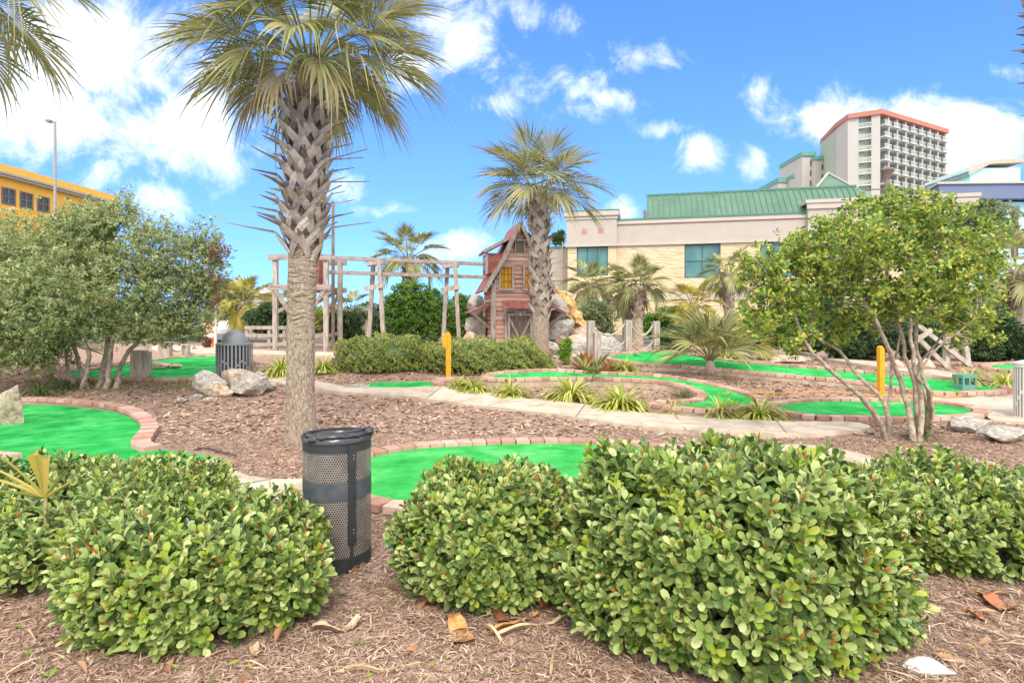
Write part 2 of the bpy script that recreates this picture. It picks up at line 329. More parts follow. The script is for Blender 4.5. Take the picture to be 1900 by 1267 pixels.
# split-face block: horizontal wavy courses
def block_mat():
    m = noisy('split_block', [(.50,.37,.22),(.62,.475,.30),(.70,.56,.38)], scale=1.6, detail=7, rough=.95, stretch=(.6,1,2.2), pos=[.3,.5,.7], spec=.1)
    t = m.node_tree; p = t.nodes['Principled BSDF']; tcn = [n for n in t.nodes if n.type == 'TEX_COORD'][0]
    wv = t.nodes.new('ShaderNodeTexNoise'); wv.inputs['Scale'].default_value = 2.2; wv.inputs['Detail'].default_value = 5
    mp = t.nodes.new('ShaderNodeMapping'); mp.inputs['Scale'].default_value = (1,1,3.2); t.links.new(tcn.outputs['Object'], mp.inputs[0]); t.links.new(mp.outputs[0], wv.inputs[0])
    b = t.nodes.new('ShaderNodeBump'); b.inputs['Strength'].default_value = 1; b.inputs['Distance'].default_value = .12
    t.links.new(wv.outputs[0], b.inputs['Height']); t.links.new(b.outputs[0], p.inputs['Normal']); return m
M['block'] = block_mat()
# ------------------------------------------------------------------ ground, paths, greens
def grid_mesh(xs, ys, zf):
    X, Y = np.meshgrid(xs, ys); Z = zf(X, Y); nx, ny = len(xs), len(ys)
    v = np.stack([X, Y, Z], -1).reshape(-1, 3)
    i = np.arange(nx-1)[None, :] + np.arange(ny-1)[:, None]*nx; i = i.ravel()
    return v, np.stack([i, i+1, i+nx+1, i+nx], -1)
def axis(parts):
    out = []
    for a, b, st in parts: out += list(np.arange(a, b, st))
    return np.array(out+[parts[-1][1]])
xs = axis([(-600,-60,30),(-60,-14,2.5),(-14,14,.16),(14,60,2.5),(60,600,30)])
ys = axis([(-8,1.5,.5),(1.5,8,.12),(8,26,.25),(26,60,2),(60,900,35)])
def lumps(x, y):
    z = T(x, y); k = np.exp(-((y-4)/6)**2)+.25
    return z + k*(.012*np.sin(x*9.1+np.sin(y*7)*1.5)*np.sin(y*8.3+np.cos(x*5)) + .006*np.sin(x*23+y*17))
b = MB(); v, f = grid_mesh(xs, ys, lumps); b.add(v, f)
ground = tag(b.build('ground', M['mulch'], smooth=True), kind='structure')

def spline(P, closed=False, step=.12):
    P = [Vector((p[0], p[1], 0)) for p in P]; n = len(P); out = []
    for i in range(n if closed else n-1):
        if closed: p0, p1, p2, p3 = P[(i-1) % n], P[i], P[(i+1) % n], P[(i+2) % n]
        else: p0, p1, p2, p3 = P[max(i-1, 0)], P[i], P[i+1], P[min(i+2, n-1)]
        k = max(2, int((p2-p1).length/step))
        for j in range(k):
            t = j/k
            out.append(.5*((2*p1)+(p2-p0)*t+(2*p0-5*p1+4*p2-p3)*t*t+(-p0+3*p1-3*p2+p3)*t**3))
    if not closed: out.append(P[-1])
    return [(p.x, p.y) for p in out]
def px_poly(pts, off=.05, closed=True, step=.15): return spline([hit(x, y, off) for x, y in pts], closed, step)
def inside(poly, X, Y):
    X = np.asarray(X); Y = np.asarray(Y); c = np.zeros(X.shape, bool); n = len(poly)
    for i in range(n):
        x1, y1 = poly[i]; x2, y2 = poly[(i+1) % n]
        if y1 == y2: continue
        m = ((y1 > Y) != (y2 > Y)) & (X < (x2-x1)*(Y-y1)/(y2-y1)+x1); c ^= m
    return c
def sheet(mb, poly, off, thick=.12, cell=.3):
    poly = [p for i, p in enumerate(poly) if i == 0 or (Vector(p)-Vector(poly[i-1])).length > .02]
    a = np.array(poly); x0, y0 = a.min(0); x1, y1 = a.max(0)
    gx, gy = np.meshgrid(np.arange(x0, x1, cell), np.arange(y0, y1, cell)); m = inside(poly, gx, gy)
    pts = [Vector(p) for p in poly]+[Vector((x, y)) for x, y in zip(gx[m], gy[m])]
    n = len(poly)
    vo, eo, fo = delaunay_2d_cdt(pts, [(i, (i+1) % n) for i in range(n)], [], 1, 1e-5)[:3]
    V = np.array([(p.x, p.y, Tf(p.x, p.y)+off) for p in vo])
    fo = [tuple(f) for f in fo]
    fo = [f if ((V[f[1]]-V[f[0]])[0]*(V[f[2]]-V[f[0]])[1]-(V[f[1]]-V[f[0]])[1]*(V[f[2]]-V[f[0]])[0]) > 0 else f[::-1] for f in fo]
    mb.add(V, fo)
    A = [(x, y, Tf(x, y)+off) for x, y in poly]; B = [(x, y, Tf(x, y)+off-thick) for x, y in poly]
    s = 1 if sum(a_[0]*b_[1]-b_[0]*a_[1] for a_, b_ in zip(poly, poly[1:]+poly[:1])) > 0 else -1
    mb.add(A+B, [((i, n+i, n+(i+1) % n, (i+1) % n) if s > 0 else (i, (i+1) % n, n+(i+1) % n, n+i)) for i in range(n)])
def offset_poly(poly, d):
    n = len(poly); out = []
    s = 1 if sum(a[0]*b[1]-b[0]*a[1] for a, b in zip(poly, poly[1:]+poly[:1])) > 0 else -1
    for i in range(n):
        t = Vector(poly[(i+1) % n])-Vector(poly[i-1]); 
        if t.length < 1e-6: out.append(poly[i]); continue
        t.normalize(); out.append((poly[i][0]+s*t.y*d, poly[i][1]-s*t.x*d))
    return out
def kerb(line, closed, mb, mbw=None, width=.21, step=.185, off=.03, h=.07, seed=0, wallh=.0, wall_in=0):
    rr = random.Random(seed); P = [Vector(p) for p in line]
    if closed: P.append(P[0])
    d = [0]
    for a, b2 in zip(P, P[1:]): d.append(d[-1]+(b2-a).length)
    n = max(2, int(d[-1]/step)); st = d[-1]/n; j = 0
    for i in range(n):
        s = (i+.5)*st
        while d[j+1] < s: j += 1
        t = (s-d[j])/max(1e-9, d[j+1]-d[j]); p = P[j].lerp(P[j+1], t); tg = (P[j+1]-P[j]).normalized()
        z = Tf(p.x, p.y)+off+rr.uniform(-.004, .004); a = math.atan2(tg.y, tg.x)+rr.uniform(-.015, .015)
        mb.box((p.x, p.y, z), (st-.014, width+rr.uniform(-.008, .008), h), a)
        if mbw is not None: mbw.box((p.x, p.y, z-h*.5-wallh/2-.002), (st*1.12, width-.03, wallh), a)
greens = []; solid = []; spill = []
def frames(n, rng, yaw=None, tilt=.35, scale=None):
    yaw = rng.uniform(0, 2*np.pi, n) if yaw is None else yaw
    ti = rng.normal(0, tilt, n); ro = rng.normal(0, tilt*1.2, n)
    x = np.stack([np.cos(yaw)*np.cos(ti), np.sin(yaw)*np.cos(ti), np.sin(ti)], -1)
    up = np.stack([np.sin(ro)*-np.sin(yaw), np.sin(ro)*np.cos(yaw), np.cos(ro)], -1)
    y = np.cross(up, x); y /= np.linalg.norm(y, axis=1)[:, None]; z = np.cross(x, y)
    if scale is not None: x, y, z = x*scale[:, 0:1], y*scale[:, 1:2], z*scale[:, 2:3]
    return np.stack([x, y, z], -1)
chip_v = [(-.5,-.35,0),(-.5,.3,.0),(-.15,-.5,.10),(-.15,.5,.12),(.2,-.45,.06),(.2,.5,.10),(.5,-.15,-.05),(.5,.2,-.04),
          ]
chip_f = [(0,2,3,1),(2,4,5,3),(4,6,7,5)]
CHV, CHF = chip_v, chip_f

M['mortar'] = plain('mortar', (.24,.20,.17), rough=.95)
def green(pts, label, kerbs='all', kwid=.19, off=.03, seed=1, mat='turf', wallh=.06, kh=.07):
    poly = px_poly(pts, off); greens.append(poly); solid.append(offset_poly(poly, .22))
    c = np.mean(poly, 0)
    t = thing('putting_green', label, 'putting green', (0, 0, 0), group='mini golf greens')
    b = MB(); sheet(b, poly, off, .1); b.build('turf', M[mat], t)
    a_ = np.array(poly); q_ = np.random.default_rng(seed); n_ = int((a_[:,0].ptp() if hasattr(a_[:,0],'ptp') else np.ptp(a_[:,0]))*np.ptp(a_[:,1])*9)
    X_ = q_.uniform(a_[:,0].min(), a_[:,0].max(), n_); Y_ = q_.uniform(a_[:,1].min(), a_[:,1].max(), n_); k_ = inside(poly, X_, Y_); X_, Y_ = X_[k_], Y_[k_]
    if len(X_): 
        s_ = q_.uniform(.012, .04, len(X_)); c_ = MB(); c_.scatter(CHV, CHF, frames(len(X_), q_, tilt=.08, scale=np.stack([s_, s_*.35, s_*.4], -1)), np.stack([X_, Y_, T(X_, Y_)+off+.004], -1))
        tag(c_.build('litter_bits', M['chip'], t), kind='stuff')
    kb = MB(); kw = MB()
    if kerbs == 'all': kerb(offset_poly(poly, .10), True, kb, kw, seed=seed, off=off+.012, wallh=wallh, h=kh, width=kwid)
    else:
        for kp in kerbs: kerb(px_poly(kp, off, False), False, kb, kw, seed=seed, off=off+.02, wallh=wallh, h=kh)
    k = kb.build('brick_border', M['brick'], t, bevel=.006); kw.build('footing', M['wall_concrete'], k)
    return poly
green([(-160,756),(-40,752),(60,751),(130,754),(200,762),(243,776),(262,794),(250,811),(244,824),(300,834),(400,848),(345,868),(200,900),(-60,940),(-260,860)],
      'bright green turf round the pale boulder at the far left', kerbs=[[(-160,744),(-40,743),(60,743),(135,746),(208,754),(256,770),(278,794),(268,812),(262,828),(285,836)]], seed=2)
green([(640,880),(662,856),(738,838),(850,828),(950,824),(1060,824),(1170,829),(1270,842),(1340,868),(1310,905),(1230,935),(1100,945),(850,945),(720,934),(655,908)],
      'rounded green just behind the black litter bin and the front bushes', seed=3, mat='turf_worn')
green([(120,692),(200,684),(262,672),(330,664),(400,661),(450,664),(452,678),(415,699),(300,703),(160,703)],
      'green with a wooden stump on it beyond the left tree', seed=4)
green([(668,713),(720,709),(806,709),(806,716),(735,718),(680,719)], 'short sliver of green between the low hedge and the path', kerbs=[[(860,704),(815,706),(810,712),(822,718)]], seed=5)
green([(908,700),(940,694),(1000,690),(1067,692),(1140,696),(1226,700),(1284,709),(1342,722),(1392,738),(1400,748),(1365,759),(1310,761),(1260,757),(1212,750),
       (1262,750),(1300,746),(1314,737),(1303,728),(1272,716),(1226,707),(1150,703),(1020,702),(940,704)], 'narrow hairpin shaped green winding round a mulch island', seed=6, off=.13, wallh=.24)
green([(1440,755),(1480,748),(1560,745),(1650,745),(1730,749),(1785,757),(1806,766),(1770,773),(1650,777),(1520,774),(1462,764)],
      'oval green behind the stems of the bright leaved tree', seed=7, off=.05, wallh=.12)
green([(1128,664),(1180,656),(1232,652),(1268,658),(1340,669),(1420,677),(1560,689),(1700,700),(1790,710),(1860,722),(1770,729),(1680,723),(1600,710),(1500,700),(1400,691),(1320,684),(1250,678),(1190,675)],
      'long ribbon of green running right from the rope fence', seed=8, off=.10, wallh=.2)
green([(1838,680),(1880,675),(1990,676),(2030,684),(1940,689),(1860,687)], 'small patch of green at the far right behind the grass clumps', seed=9)

def path(pts, off=.06, name='path', joints=()):
    poly = px_poly(pts, off, step=.3); solid.append(poly)
    b = MB(); sheet(b, poly, off, .14, .35); o = tag(b.build(name, M['concrete']), kind='structure')
    a_ = np.array(poly); q_ = np.random.default_rng(len(pts)); n_ = int(np.ptp(a_[:,0])*np.ptp(a_[:,1])*14)
    X_ = q_.uniform(a_[:,0].min(), a_[:,0].max(), n_); Y_ = q_.uniform(a_[:,1].min(), a_[:,1].max(), n_); k_ = inside(poly, X_, Y_); X_, Y_ = X_[k_], Y_[k_]; s_ = q_.uniform(.015, .05, len(X_)); c_ = MB()
    c_.scatter(CHV, CHF, frames(len(X_), q_, tilt=.08, scale=np.stack([s_, s_*.35, s_*.4], -1)), np.stack([X_, Y_, T(X_, Y_)+off+.004], -1)); spill.append(c_)
    if joints:
        jb = MB()
        for (a, c) in joints:
            p, q = hit(*a, off+.002), hit(*c, off+.002); jb.beam(p, q, .016, .006)
        jb.build('joint', M['mortar'], o)
path([(640,716),(690,718),(820,716),(900,725),(960,737),(1100,751),(1250,769),(1420,780),(1560,781),(1612,788),(1600,797),(1520,803),(1400,803),(1240,795),(1070,774),(900,752),(760,735),(690,731),(600,722),(500,708),(480,700),(560,702)],
     .06, joints=[((958,738),(905,752)),((1085,750),(1068,773)),((1252,769),(1272,797)),((1440,780),(1460,803)),((820,717),(790,739))])
path([(330,868),(400,851),(428,866),(452,879),(505,888),(565,888),(640,890),(660,905),(660,925),(560,925),(450,930),(340,915)], .035, joints=[((505,888),(400,905))])
path([(1600,756),(1755,733),(1810,727),(1900,725),(2040,728),(2060,800),(1900,782),(1845,779),(1812,757),(1740,742)], .05)
path([(1530,664),(1600,676),(1760,699),(1850,716),(1856,709),(1760,690),(1600,668)], .07)
path([(1440,826),(1520,826),(1600,842),(1690,872),(1660,885),(1560,862),(1440,850)], .035)
path([(300,640),(470,648),(560,652),(700,655),(700,662),(560,659),(470,657),(300,652)], .07)
sb_ = MB()
for c_ in spill:
    for V_, F_ in zip(c_.v, c_.f): sb_.f.append(F_+sb_.n); sb_.v.append(V_); sb_.n += len(V_)
tag(sb_.build('spilled_mulch', M['chip']), 'bits of mulch spilled over the concrete paths', 'mulch', kind='stuff')
# car park behind
b = MB(); v, f = grid_mesh(np.linspace(-60, 60, 30), np.linspace(27, 60, 8), lambda x, y: T(x, y)+.02); b.add(v, f)
tag(b.build('car_park', M['asphalt']), kind='structure')

# loose brick edging at the left edge of the photo
b = MB(); kerb(px_poly([(-60,852),(22,860)], .03, False), False, b, seed=12, off=.09); 
o = tag(b.build('brick_edging', M['brick'], bevel=.006), 'short row of pink bricks lying on the left green', 'brick edging')
# ------------------------------------------------------------------ mulch chips and litter (stuff)
rng = np.random.default_rng(5)
def in_any(X, Y):
    m = np.zeros(X.shape, bool)
    for p in solid: m |= inside(p, X, Y)
    return m
def chips(n, y0, y1, ls, ws, tilt, bias=1.0):
    Y = y0+(y1-y0)*rng.random(n)**bias; X = rng.uniform(-1, 1, n)*(Y*.92+.3)
    m = ~in_any(X, Y); X, Y = X[m], Y[m]; n = len(X)
    Ln = rng.uniform(*ls, n); sc = np.stack([Ln, Ln*rng.uniform(*ws, n), Ln*.6], -1)
    Z = lumps(X, Y)+rng.uniform(.001, .018, n)
    return frames(n, rng, tilt=tilt, scale=sc), np.stack([X, Y, Z], -1)
b = MB()
for a in ((90000, 2.1, 4.6, (.016,.055), (.06,.17), .2, 1.0), (55000, 4.6, 8, (.025,.065), (.10,.26), .25, 1.0), (24000, 8, 15, (.05,.12), (.2,.45), .22, 1.0)):
    Mx, O = chips(*a); b.scatter(chip_v, chip_f, Mx, O)
tag(b.build('mulch', M['chip']), kind='stuff', label='shredded brown bark mulch covering the beds', cat='mulch')
b = MB()
Mx, O = chips(650, 2.1, 5.5, (.06,.20), (.015,.04), .12); O[:, 2] += .012; b.scatter(chip_v, chip_f, Mx, O)
Mx, O = chips(350, 5, 13, (.08,.2), (.05,.12), .12); O[:, 2] += .012; b.scatter(chip_v, chip_f, Mx, O)
tag(b.build('dry_straw', M['straw']), kind='stuff', label='pale dry stalks scattered through the mulch', cat='straw')
# leaf shapes
def leaf_tpl(nl=4, fold=.18, curl=.12, shape=(0, .42, .86, 1.0, .62, 0), wid=.30):
    k = len(shape); v = []; f = []
    for i, s in enumerate(shape):
        t = i/(k-1); z = -curl*t*t
        v += [(t, -wid*s, z+fold*wid*s*1.6), (t, 0, z), (t, wid*s, z+fold*wid*s*1.6)]
    for i in range(k-1):
        a = i*3; f += [(a, a+3, a+4, a+1), (a+1, a+4, a+5, a+2)]
    return np.array(v), np.array(f)
LT = leaf_tpl(shape=(.12,.45,.88,1.0,.55), fold=.28, wid=.27)
LT_L = leaf_tpl(shape=(.1,1,.2), fold=.25, wid=.26)
def litter(name, n, mat, label, cat, size, region, z=.02):
    b = MB(); Y = rng.uniform(region[2], region[3], n*3); X = rng.uniform(region[0], region[1], n*3); m = ~in_any(X, Y)
    X, Y = X[m][:n], Y[m][:n]; sc = rng.uniform(*size, len(X))
    b.scatter(*LT, frames(len(X), rng, tilt=.35, scale=np.stack([sc]*3, -1)), np.stack([X, Y, lumps(X, Y)+z], -1))
    tag(b.build(name, mat), label, cat, kind='stuff')
litter('leaf_litter', 420, leafm('dead_leaf', [(.24,.10,.05),(.40,.20,.10),(.50,.34,.20)], trans=.1, rough=.7), 'brown fallen leaves lying on the mulch', 'leaves', (.035,.085), (-3.5,4,2.3,6.5))
litter('weed', 260, M['bright_leaf'], 'tiny bright green weeds sprouting in the mulch', 'weeds', (.015,.04), (-3,4,2.2,5.5))
litter('fallen_leaf_scatter', 120, M['frond_yellow'], 'yellow fallen leaves sprinkled on the mulch', 'leaves', (.03,.05), (-3.5,4,2.2,7))
# ------------------------------------------------------------------ plants
def norm(a): return a/np.maximum(1e-9, np.linalg.norm(a, axis=-1, keepdims=True))
def basis(ax, rng):
    r = rng.normal(size=ax.shape); x = norm(np.cross(ax, r)); y = np.cross(ax, x); return x, y
def rosettes(mb, O, AX, rng, tpl, nleaf=(6, 9), ln=(.045, .075), open_=(.30, 1.30), wr=1.0, budmb=None, buds=.3, newmb=None, newp=.1):
    n = len(O); X, Yb = basis(AX, rng); fr = []; org = []; isnew = []
    nl = rng.integers(nleaf[0], nleaf[1]+1, n); new = rng.random(n) < newp; L0 = rng.uniform(*ln, n)
    for k in range(nleaf[1]):
        m = k < nl; a = 2.4*k+rng.normal(0, .25, n); el = open_[0]+(open_[1]-open_[0])*(k/(nleaf[1]-1))**.8+rng.normal(0, .13, n)   # angle away from axis
        rad = X*np.cos(a)[:, None]+Yb*np.sin(a)[:, None]
        d = AX*np.cos(el)[:, None]+rad*np.sin(el)[:, None]
        up = norm(AX*np.sin(el)[:, None]-rad*np.cos(el)[:, None]); side = np.cross(up, d)
        l = L0*(.72+.35*k/nleaf[1])*rng.uniform(.85, 1.12, n)
        F_ = np.stack([d*l[:, None], side*(l*wr)[:, None], up*l[:, None]], -1)
        fr.append(F_[m]); org.append((O-AX*(.012*k*L0/.06)[:, None])[m]); isnew.append(new[m])
    fr = np.concatenate(fr); org = np.concatenate(org); isnew = np.concatenate(isnew)
    if newmb is not None:
        mb.scatter(*tpl, fr[~isnew], org[~isnew]); newmb.scatter(*tpl, fr[isnew], org[isnew])
    else: mb.scatter(*tpl, fr, org)
    if budmb is not None:
        m = rng.random(n) < buds; nb = m.sum(); s = rng.uniform(.022, .055, nb)
        tv = [(.0,0,0)]+[(.35, .14*math.cos(g), .14*math.sin(g)) for g in (0, 2.1, 4.2)]+[(1,0,0)]
        tf = np.array([(0,2,1),(0,3,2),(0,1,3),(1,2,4),(2,3,4),(3,1,4)])
        F_ = np.stack([AX[m]*s[:, None], X[m]*s[:, None], Yb[m]*s[:, None]], -1); budmb.scatter(tv, tf, F_, O[m])
def bush(label, c, r, h, nros, seed, ln=(.045,.07), pw=2.6, tpl=LT, rz=0.0, lump=.10, group='clipped evergreen bushes in the foreground', stems=60):
    """c: centre on the ground, r=(rx,ry) half widths, h height"""
    rng = np.random.default_rng(seed); root = thing('evergreen_bush', label, 'bush', (c[0], c[1], 0), rz, group)
    th = rng.uniform(0, 2*np.pi, nros*2); s = rng.random(nros*2)       # s: cos-like height coordinate
    zz = s**.75; k = (1-zz**pw)**(1/pw)
    d = np.stack([np.cos(th)*k, np.sin(th)*k, zz], -1)
    dn = norm(np.stack([d[:, 0]/r[0], d[:, 1]/r[1], (d[:, 2]+.02)/h], -1))
    lm = 1+lump*(np.sin(d[:, 0]*5+seed)*np.cos(d[:, 1]*4+seed*2)+.6*np.sin(d[:, 2]*6+d[:, 0]*7+seed)+.3*np.sin(d[:,0]*17+d[:,1]*13))*.7
    under = 1-.10*np.clip(1-zz*2.4, 0, 1)
    depth = 1-np.abs(rng.normal(0, .055, nros*2)); depth = np.where(rng.random(nros*2) < .22, depth-.12*rng.random(nros*2), depth)
    P = np.stack([d[:, 0]*r[0], d[:, 1]*r[1], d[:, 2]*h*.95+.05], -1)*(lm*depth)[:, None]; P[:, :2] *= under[:, None]
    P[:, 2] = np.maximum(P[:, 2], .04)
    # thin out at random patches
    gap = np.sin(P[:, 0]*6.1+seed)*np.sin(P[:, 1]*5.3)*np.sin(P[:, 2]*7.9+seed*3); keep = (gap < .62) | (rng.random(len(P)) < .4)
    c_, s_ = math.cos(rz), math.sin(rz); wy = P[:, 0]*s_+P[:, 1]*c_      # skip the side that faces away low down
    keep &= ~((wy > max(r)*.55) & (P[:, 2] < h*.4))
    P, dn = P[keep][:nros], dn[keep][:nros]
    ax = norm(dn+np.array([0, 0, .50])+rng.normal(0, .20, P.shape))
    fo, nw, bd = MB(), MB(), MB()
    rosettes(fo, P, ax, rng, tpl, nleaf=(6, 9), ln=ln, open_=(.35, 1.38), budmb=bd, buds=.5, newmb=nw, newp=.10)
    base = Tf(c[0], c[1]); 
    for q in (fo, nw, bd): 
        q.v = [a+np.array([0, 0, base]) for a in q.v]
    f = fo.build('foliage', M['hawthorn'], root); tag(nw.build('new_growth', M['hawthorn_new'], f), kind='stuff'); tag(bd.build('bud', M['bud'], f), kind='stuff')
    # a dim twiggy core of older leaves and stems
    cr = MB(); st = MB()
    n2 = nros; m = rng.integers(0, len(P), n2); Q = P[m]*rng.uniform(.70, .90, n2)[:, None]; Q[:, 2] += base
    rosettes(cr, Q, norm(ax[m]+rng.normal(0, .6, Q.shape)), rng, LT_L, ln=(ln[0]*1.3, ln[1]*1.4), nleaf=(5, 7)); cr.build('inner_foliage', M['hawthorn'], root)
    for i in rng.integers(0, len(P), stems):
        p = Vector(P[i])*.97; a = Vector((p.x*.15+rng.normal()*.06, p.y*.15+rng.normal()*.06, 0)); mid = a.lerp(p, .55)+Vector((p.x*.12, p.y*.12, -.05+rng.normal()*.02))
        o3 = Vector((0, 0, base)); st.tube([a+o3, mid+o3, p+o3], [.011, .007, .003], 5)
    st.build('stem', M['twig'], root)
    return root
bush('low bush at the left edge behind the front left bush, with a yellow fan leaf', (-3.2, 4.05), (1.2,.92), .52, 1450, 11, ln=(.054,.077), pw=3.4)
bush('front left bush beside the black litter bin', (-1.68, 3.10), (.72,.54), .54, 1000, 12, ln=(.059,.083), pw=3.4)
bush('middle bush right of the black litter bin', (-.09, 3.42), (.58,.50), .68, 1000, 13, ln=(.055,.078), pw=3.0)
bush('largest and nearest bush, right of centre at the bottom of the view', (1.12, 2.95), (.92,.60), .93, 1600, 14, ln=(.060,.086), stems=80, pw=3.0)
bush('darker bush at the right edge behind the largest bush', (3.1, 3.95), (1.08,.62), .58, 1400, 15, ln=(.052,.075), pw=3.2)

def hedge(label, c, r, h, n, seed, mat='hedge', name='hedge', cat='hedge', group='low clipped hedges', ln=(.035,.06), pw=3.2, up=.4, tpl=LT_L, lump=.05):
    rng = np.random.default_rng(seed); base = Tf(c[0], c[1]); root = thing(name, label, cat, (c[0], c[1], base-.03), 0, group)
    th = rng.uniform(0, 2*np.pi, n); zz = rng.random(n)**.8; k = (1-zz**pw)**(1/pw)
    d = np.stack([np.cos(th)*k, np.sin(th)*k, zz], -1); m = d[:, 1] < .75; d = d[m]; n = len(d)
    lm = 1+lump*(np.sin(d[:, 0]*9+seed)+np.sin(d[:, 1]*7+seed*2)+np.sin(d[:, 2]*8+d[:, 0]*13)+.7*np.sin(d[:,0]*31+d[:,2]*23)); dep = 1-np.abs(rng.normal(0, .06, n))
    P = d*np.array([r[0], r[1], h])*(lm*dep)[:, None]
    ax = norm(d/np.array([r[0], r[1], h])+np.array([0, 0, up])+rng.normal(0, .45, P.shape))
    b = MB(); rosettes(b, P, ax, rng, tpl, nleaf=(6, 9), ln=ln); b.build('foliage', M[mat], root)
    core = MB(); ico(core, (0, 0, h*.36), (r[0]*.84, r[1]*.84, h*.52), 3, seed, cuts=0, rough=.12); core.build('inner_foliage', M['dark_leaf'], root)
    b2 = MB()
    for i in range(14):
        a = rng.uniform(0, 6.3); b2.tube([(math.cos(a)*.15*r[0], math.sin(a)*.2*r[1], -.02), (math.cos(a)*.7*r[0], math.sin(a)*.7*r[1], h*.35)], [.018, .008], 5)
    b2.build('stem', M['twig'], root); return root
def ico(mb, c, s, sub, seed, cuts=11, rough=.06, cutd=(.55, .85), M4=None):
    bm = bmesh.new(); bmesh.ops.create_icosphere(bm, subdivisions=sub, radius=1.0)
    rr = random.Random(seed); pl = []
    for _ in range(cuts):
        n = Vector((rr.gauss(0, 1), rr.gauss(0, 1), rr.gauss(0, 1))).normalized(); pl.append((n, rr.uniform(*cutd)))
    V = []
    for v in bm.verts:
        p = v.co.copy()
        for n, d in pl:
            k = p.dot(n)
            if k > d: p -= n*(k-d)*.96
        q = p*2.2+Vector((seed*3.1, seed*1.7, 0)); p *= 1+rough*(noise.noise(q)+.5*noise.noise(q*2.3)+.3*noise.noise(q*5.1))
        V.append((c[0]+p.x*s[0], c[1]+p.y*s[1], c[2]+p.z*s[2]))
    F_ = [tuple(x.index for x in f.verts) for f in bm.faces]; bm.free(); mb.add(V, F_)
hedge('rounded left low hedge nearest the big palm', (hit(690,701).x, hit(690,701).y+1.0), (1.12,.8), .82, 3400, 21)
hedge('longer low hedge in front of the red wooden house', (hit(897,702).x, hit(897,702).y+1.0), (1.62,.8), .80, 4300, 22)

# skeleton tree: stems as pixel polylines, twigs grown to points in crown blobs
def grown_tree(root, stems, targets, seed, rad0, leafmats, lpt, ln, tpl, spread, barkmat, twig_r=.006, up=.2, nleaf=(3, 6)):
    rng = np.random.default_rng(seed); nodes = []; rads = []; bt = MB()
    for pts, r0, r1 in stems:
        P = [Vector(p) for p in pts]; Q = []
        for i in range(len(P)-1):
            p0, p1, p2, p3 = P[max(i-1, 0)], P[i], P[i+1], P[min(i+2, len(P)-1)]
            k = max(2, int((p2-p1).length/.12))
            for j in range(k):
                t = j/k; Q.append(.5*((2*p1)+(p2-p0)*t+(2*p0-5*p1+4*p2-p3)*t*t+(-p0+3*p1-3*p2+p3)*t**3)+Vector(rng.normal(0, .008, 3)))
        Q.append(P[-1]); rr = [r0+(r1-r0)*(i/(len(Q)-1))**.8 for i in range(len(Q))]; bt.tube(Q, rr, 8)
        s0 = int(len(Q)*.35)
        for q, r_ in list(zip(Q, rr))[s0:]: nodes.append(q); rads.append(r_)
    NP = np.array([tuple(q) for q in nodes]); NR = np.array(rads); tw = MB()
    ctr = NP.mean(0); order = np.argsort(np.linalg.norm(targets-ctr, axis=1)); tips = []; dirs = []
    for i in order:
        t = targets[i]; dv = t-NP; dist = np.linalg.norm(dv, axis=1)
        cost = dist+np.clip(-dv[:, 2], 0, None)*.9+.25*(NR < .006); j = int(np.argmin(cost)); a = NP[j]; L_ = dist[j]
        if L_ < .04: continue
        r0 = min(NR[j]*.75, max(twig_r, .012*L_+twig_r)); m1 = a+(t-a)*.5+np.array([0, 0, up*L_*.25])+rng.normal(0, .07*L_, 3)
        k = 5; Q = [(1-s)**2*a+2*s*(1-s)*m1+s*s*t for s in np.linspace(0, 1, k)]
        rr = [r0+(twig_r*.45-r0)*s for s in np.linspace(0, 1, k)]; tw.tube(Q, rr, 4, cap=False)
        NP = np.concatenate([NP, np.array(Q[2:])]); NR = np.concatenate([NR, np.array(rr[2:])])
        for s in (2, 3, 4): tips.append(Q[s]); dirs.append(t-m1)
    tips = np.array(tips); dirs = norm(np.array(dirs)); 
    lf = [MB() for _ in leafmats]; n = len(tips)
    for q in range(lpt):
        O = tips+rng.normal(0, spread, tips.shape); ax = norm(dirs*.5+rng.normal(0, .6, O.shape)+np.array([0, 0, .45])); w_ = rng.random(n)
        for k, (m_, lo, hi) in enumerate(leafmats):
            s = (w_ >= lo) & (w_ < hi)
            if s.any(): rosettes(lf[k], O[s], ax[s], rng, tpl, nleaf=nleaf, ln=ln, open_=(.5, 1.45))
    off = -Vector(root.location)
    tr = bt.build('trunk', M[barkmat], root, smooth=True, loc=off); tw.build('twig', M['twig'] if barkmat != 'bark' else M['bark'], tr, smooth=True)
    f0 = None
    for k, (m_, lo, hi) in enumerate(leafmats):
        if lf[k].n: 
            o = lf[k].build('crown' if k == 0 else 'leaf_tint', M[m_], root if k == 0 else f0, loc=off if k == 0 else None); f0 = f0 or o
def blob_targets(blobs, n, rng, shell=.45):
    out = []; W = np.array([b[3]*b[4] for b in blobs]); W = W/W.sum()
    for b_, k in zip(blobs, rng.multinomial(n, W)):
        px, py, d, rx, ry, rd = b_; c = at(px, py, d); d_ = norm(rng.normal(size=(k, 3))); rr = shell+(1-shell)*rng.random(k)**.6
        out.append(np.array(c)+d_*rr[:, None]*np.array([rx/F*d, rd, ry/F*d]))
    return np.concatenate(out)
rg = np.random.default_rng(77)
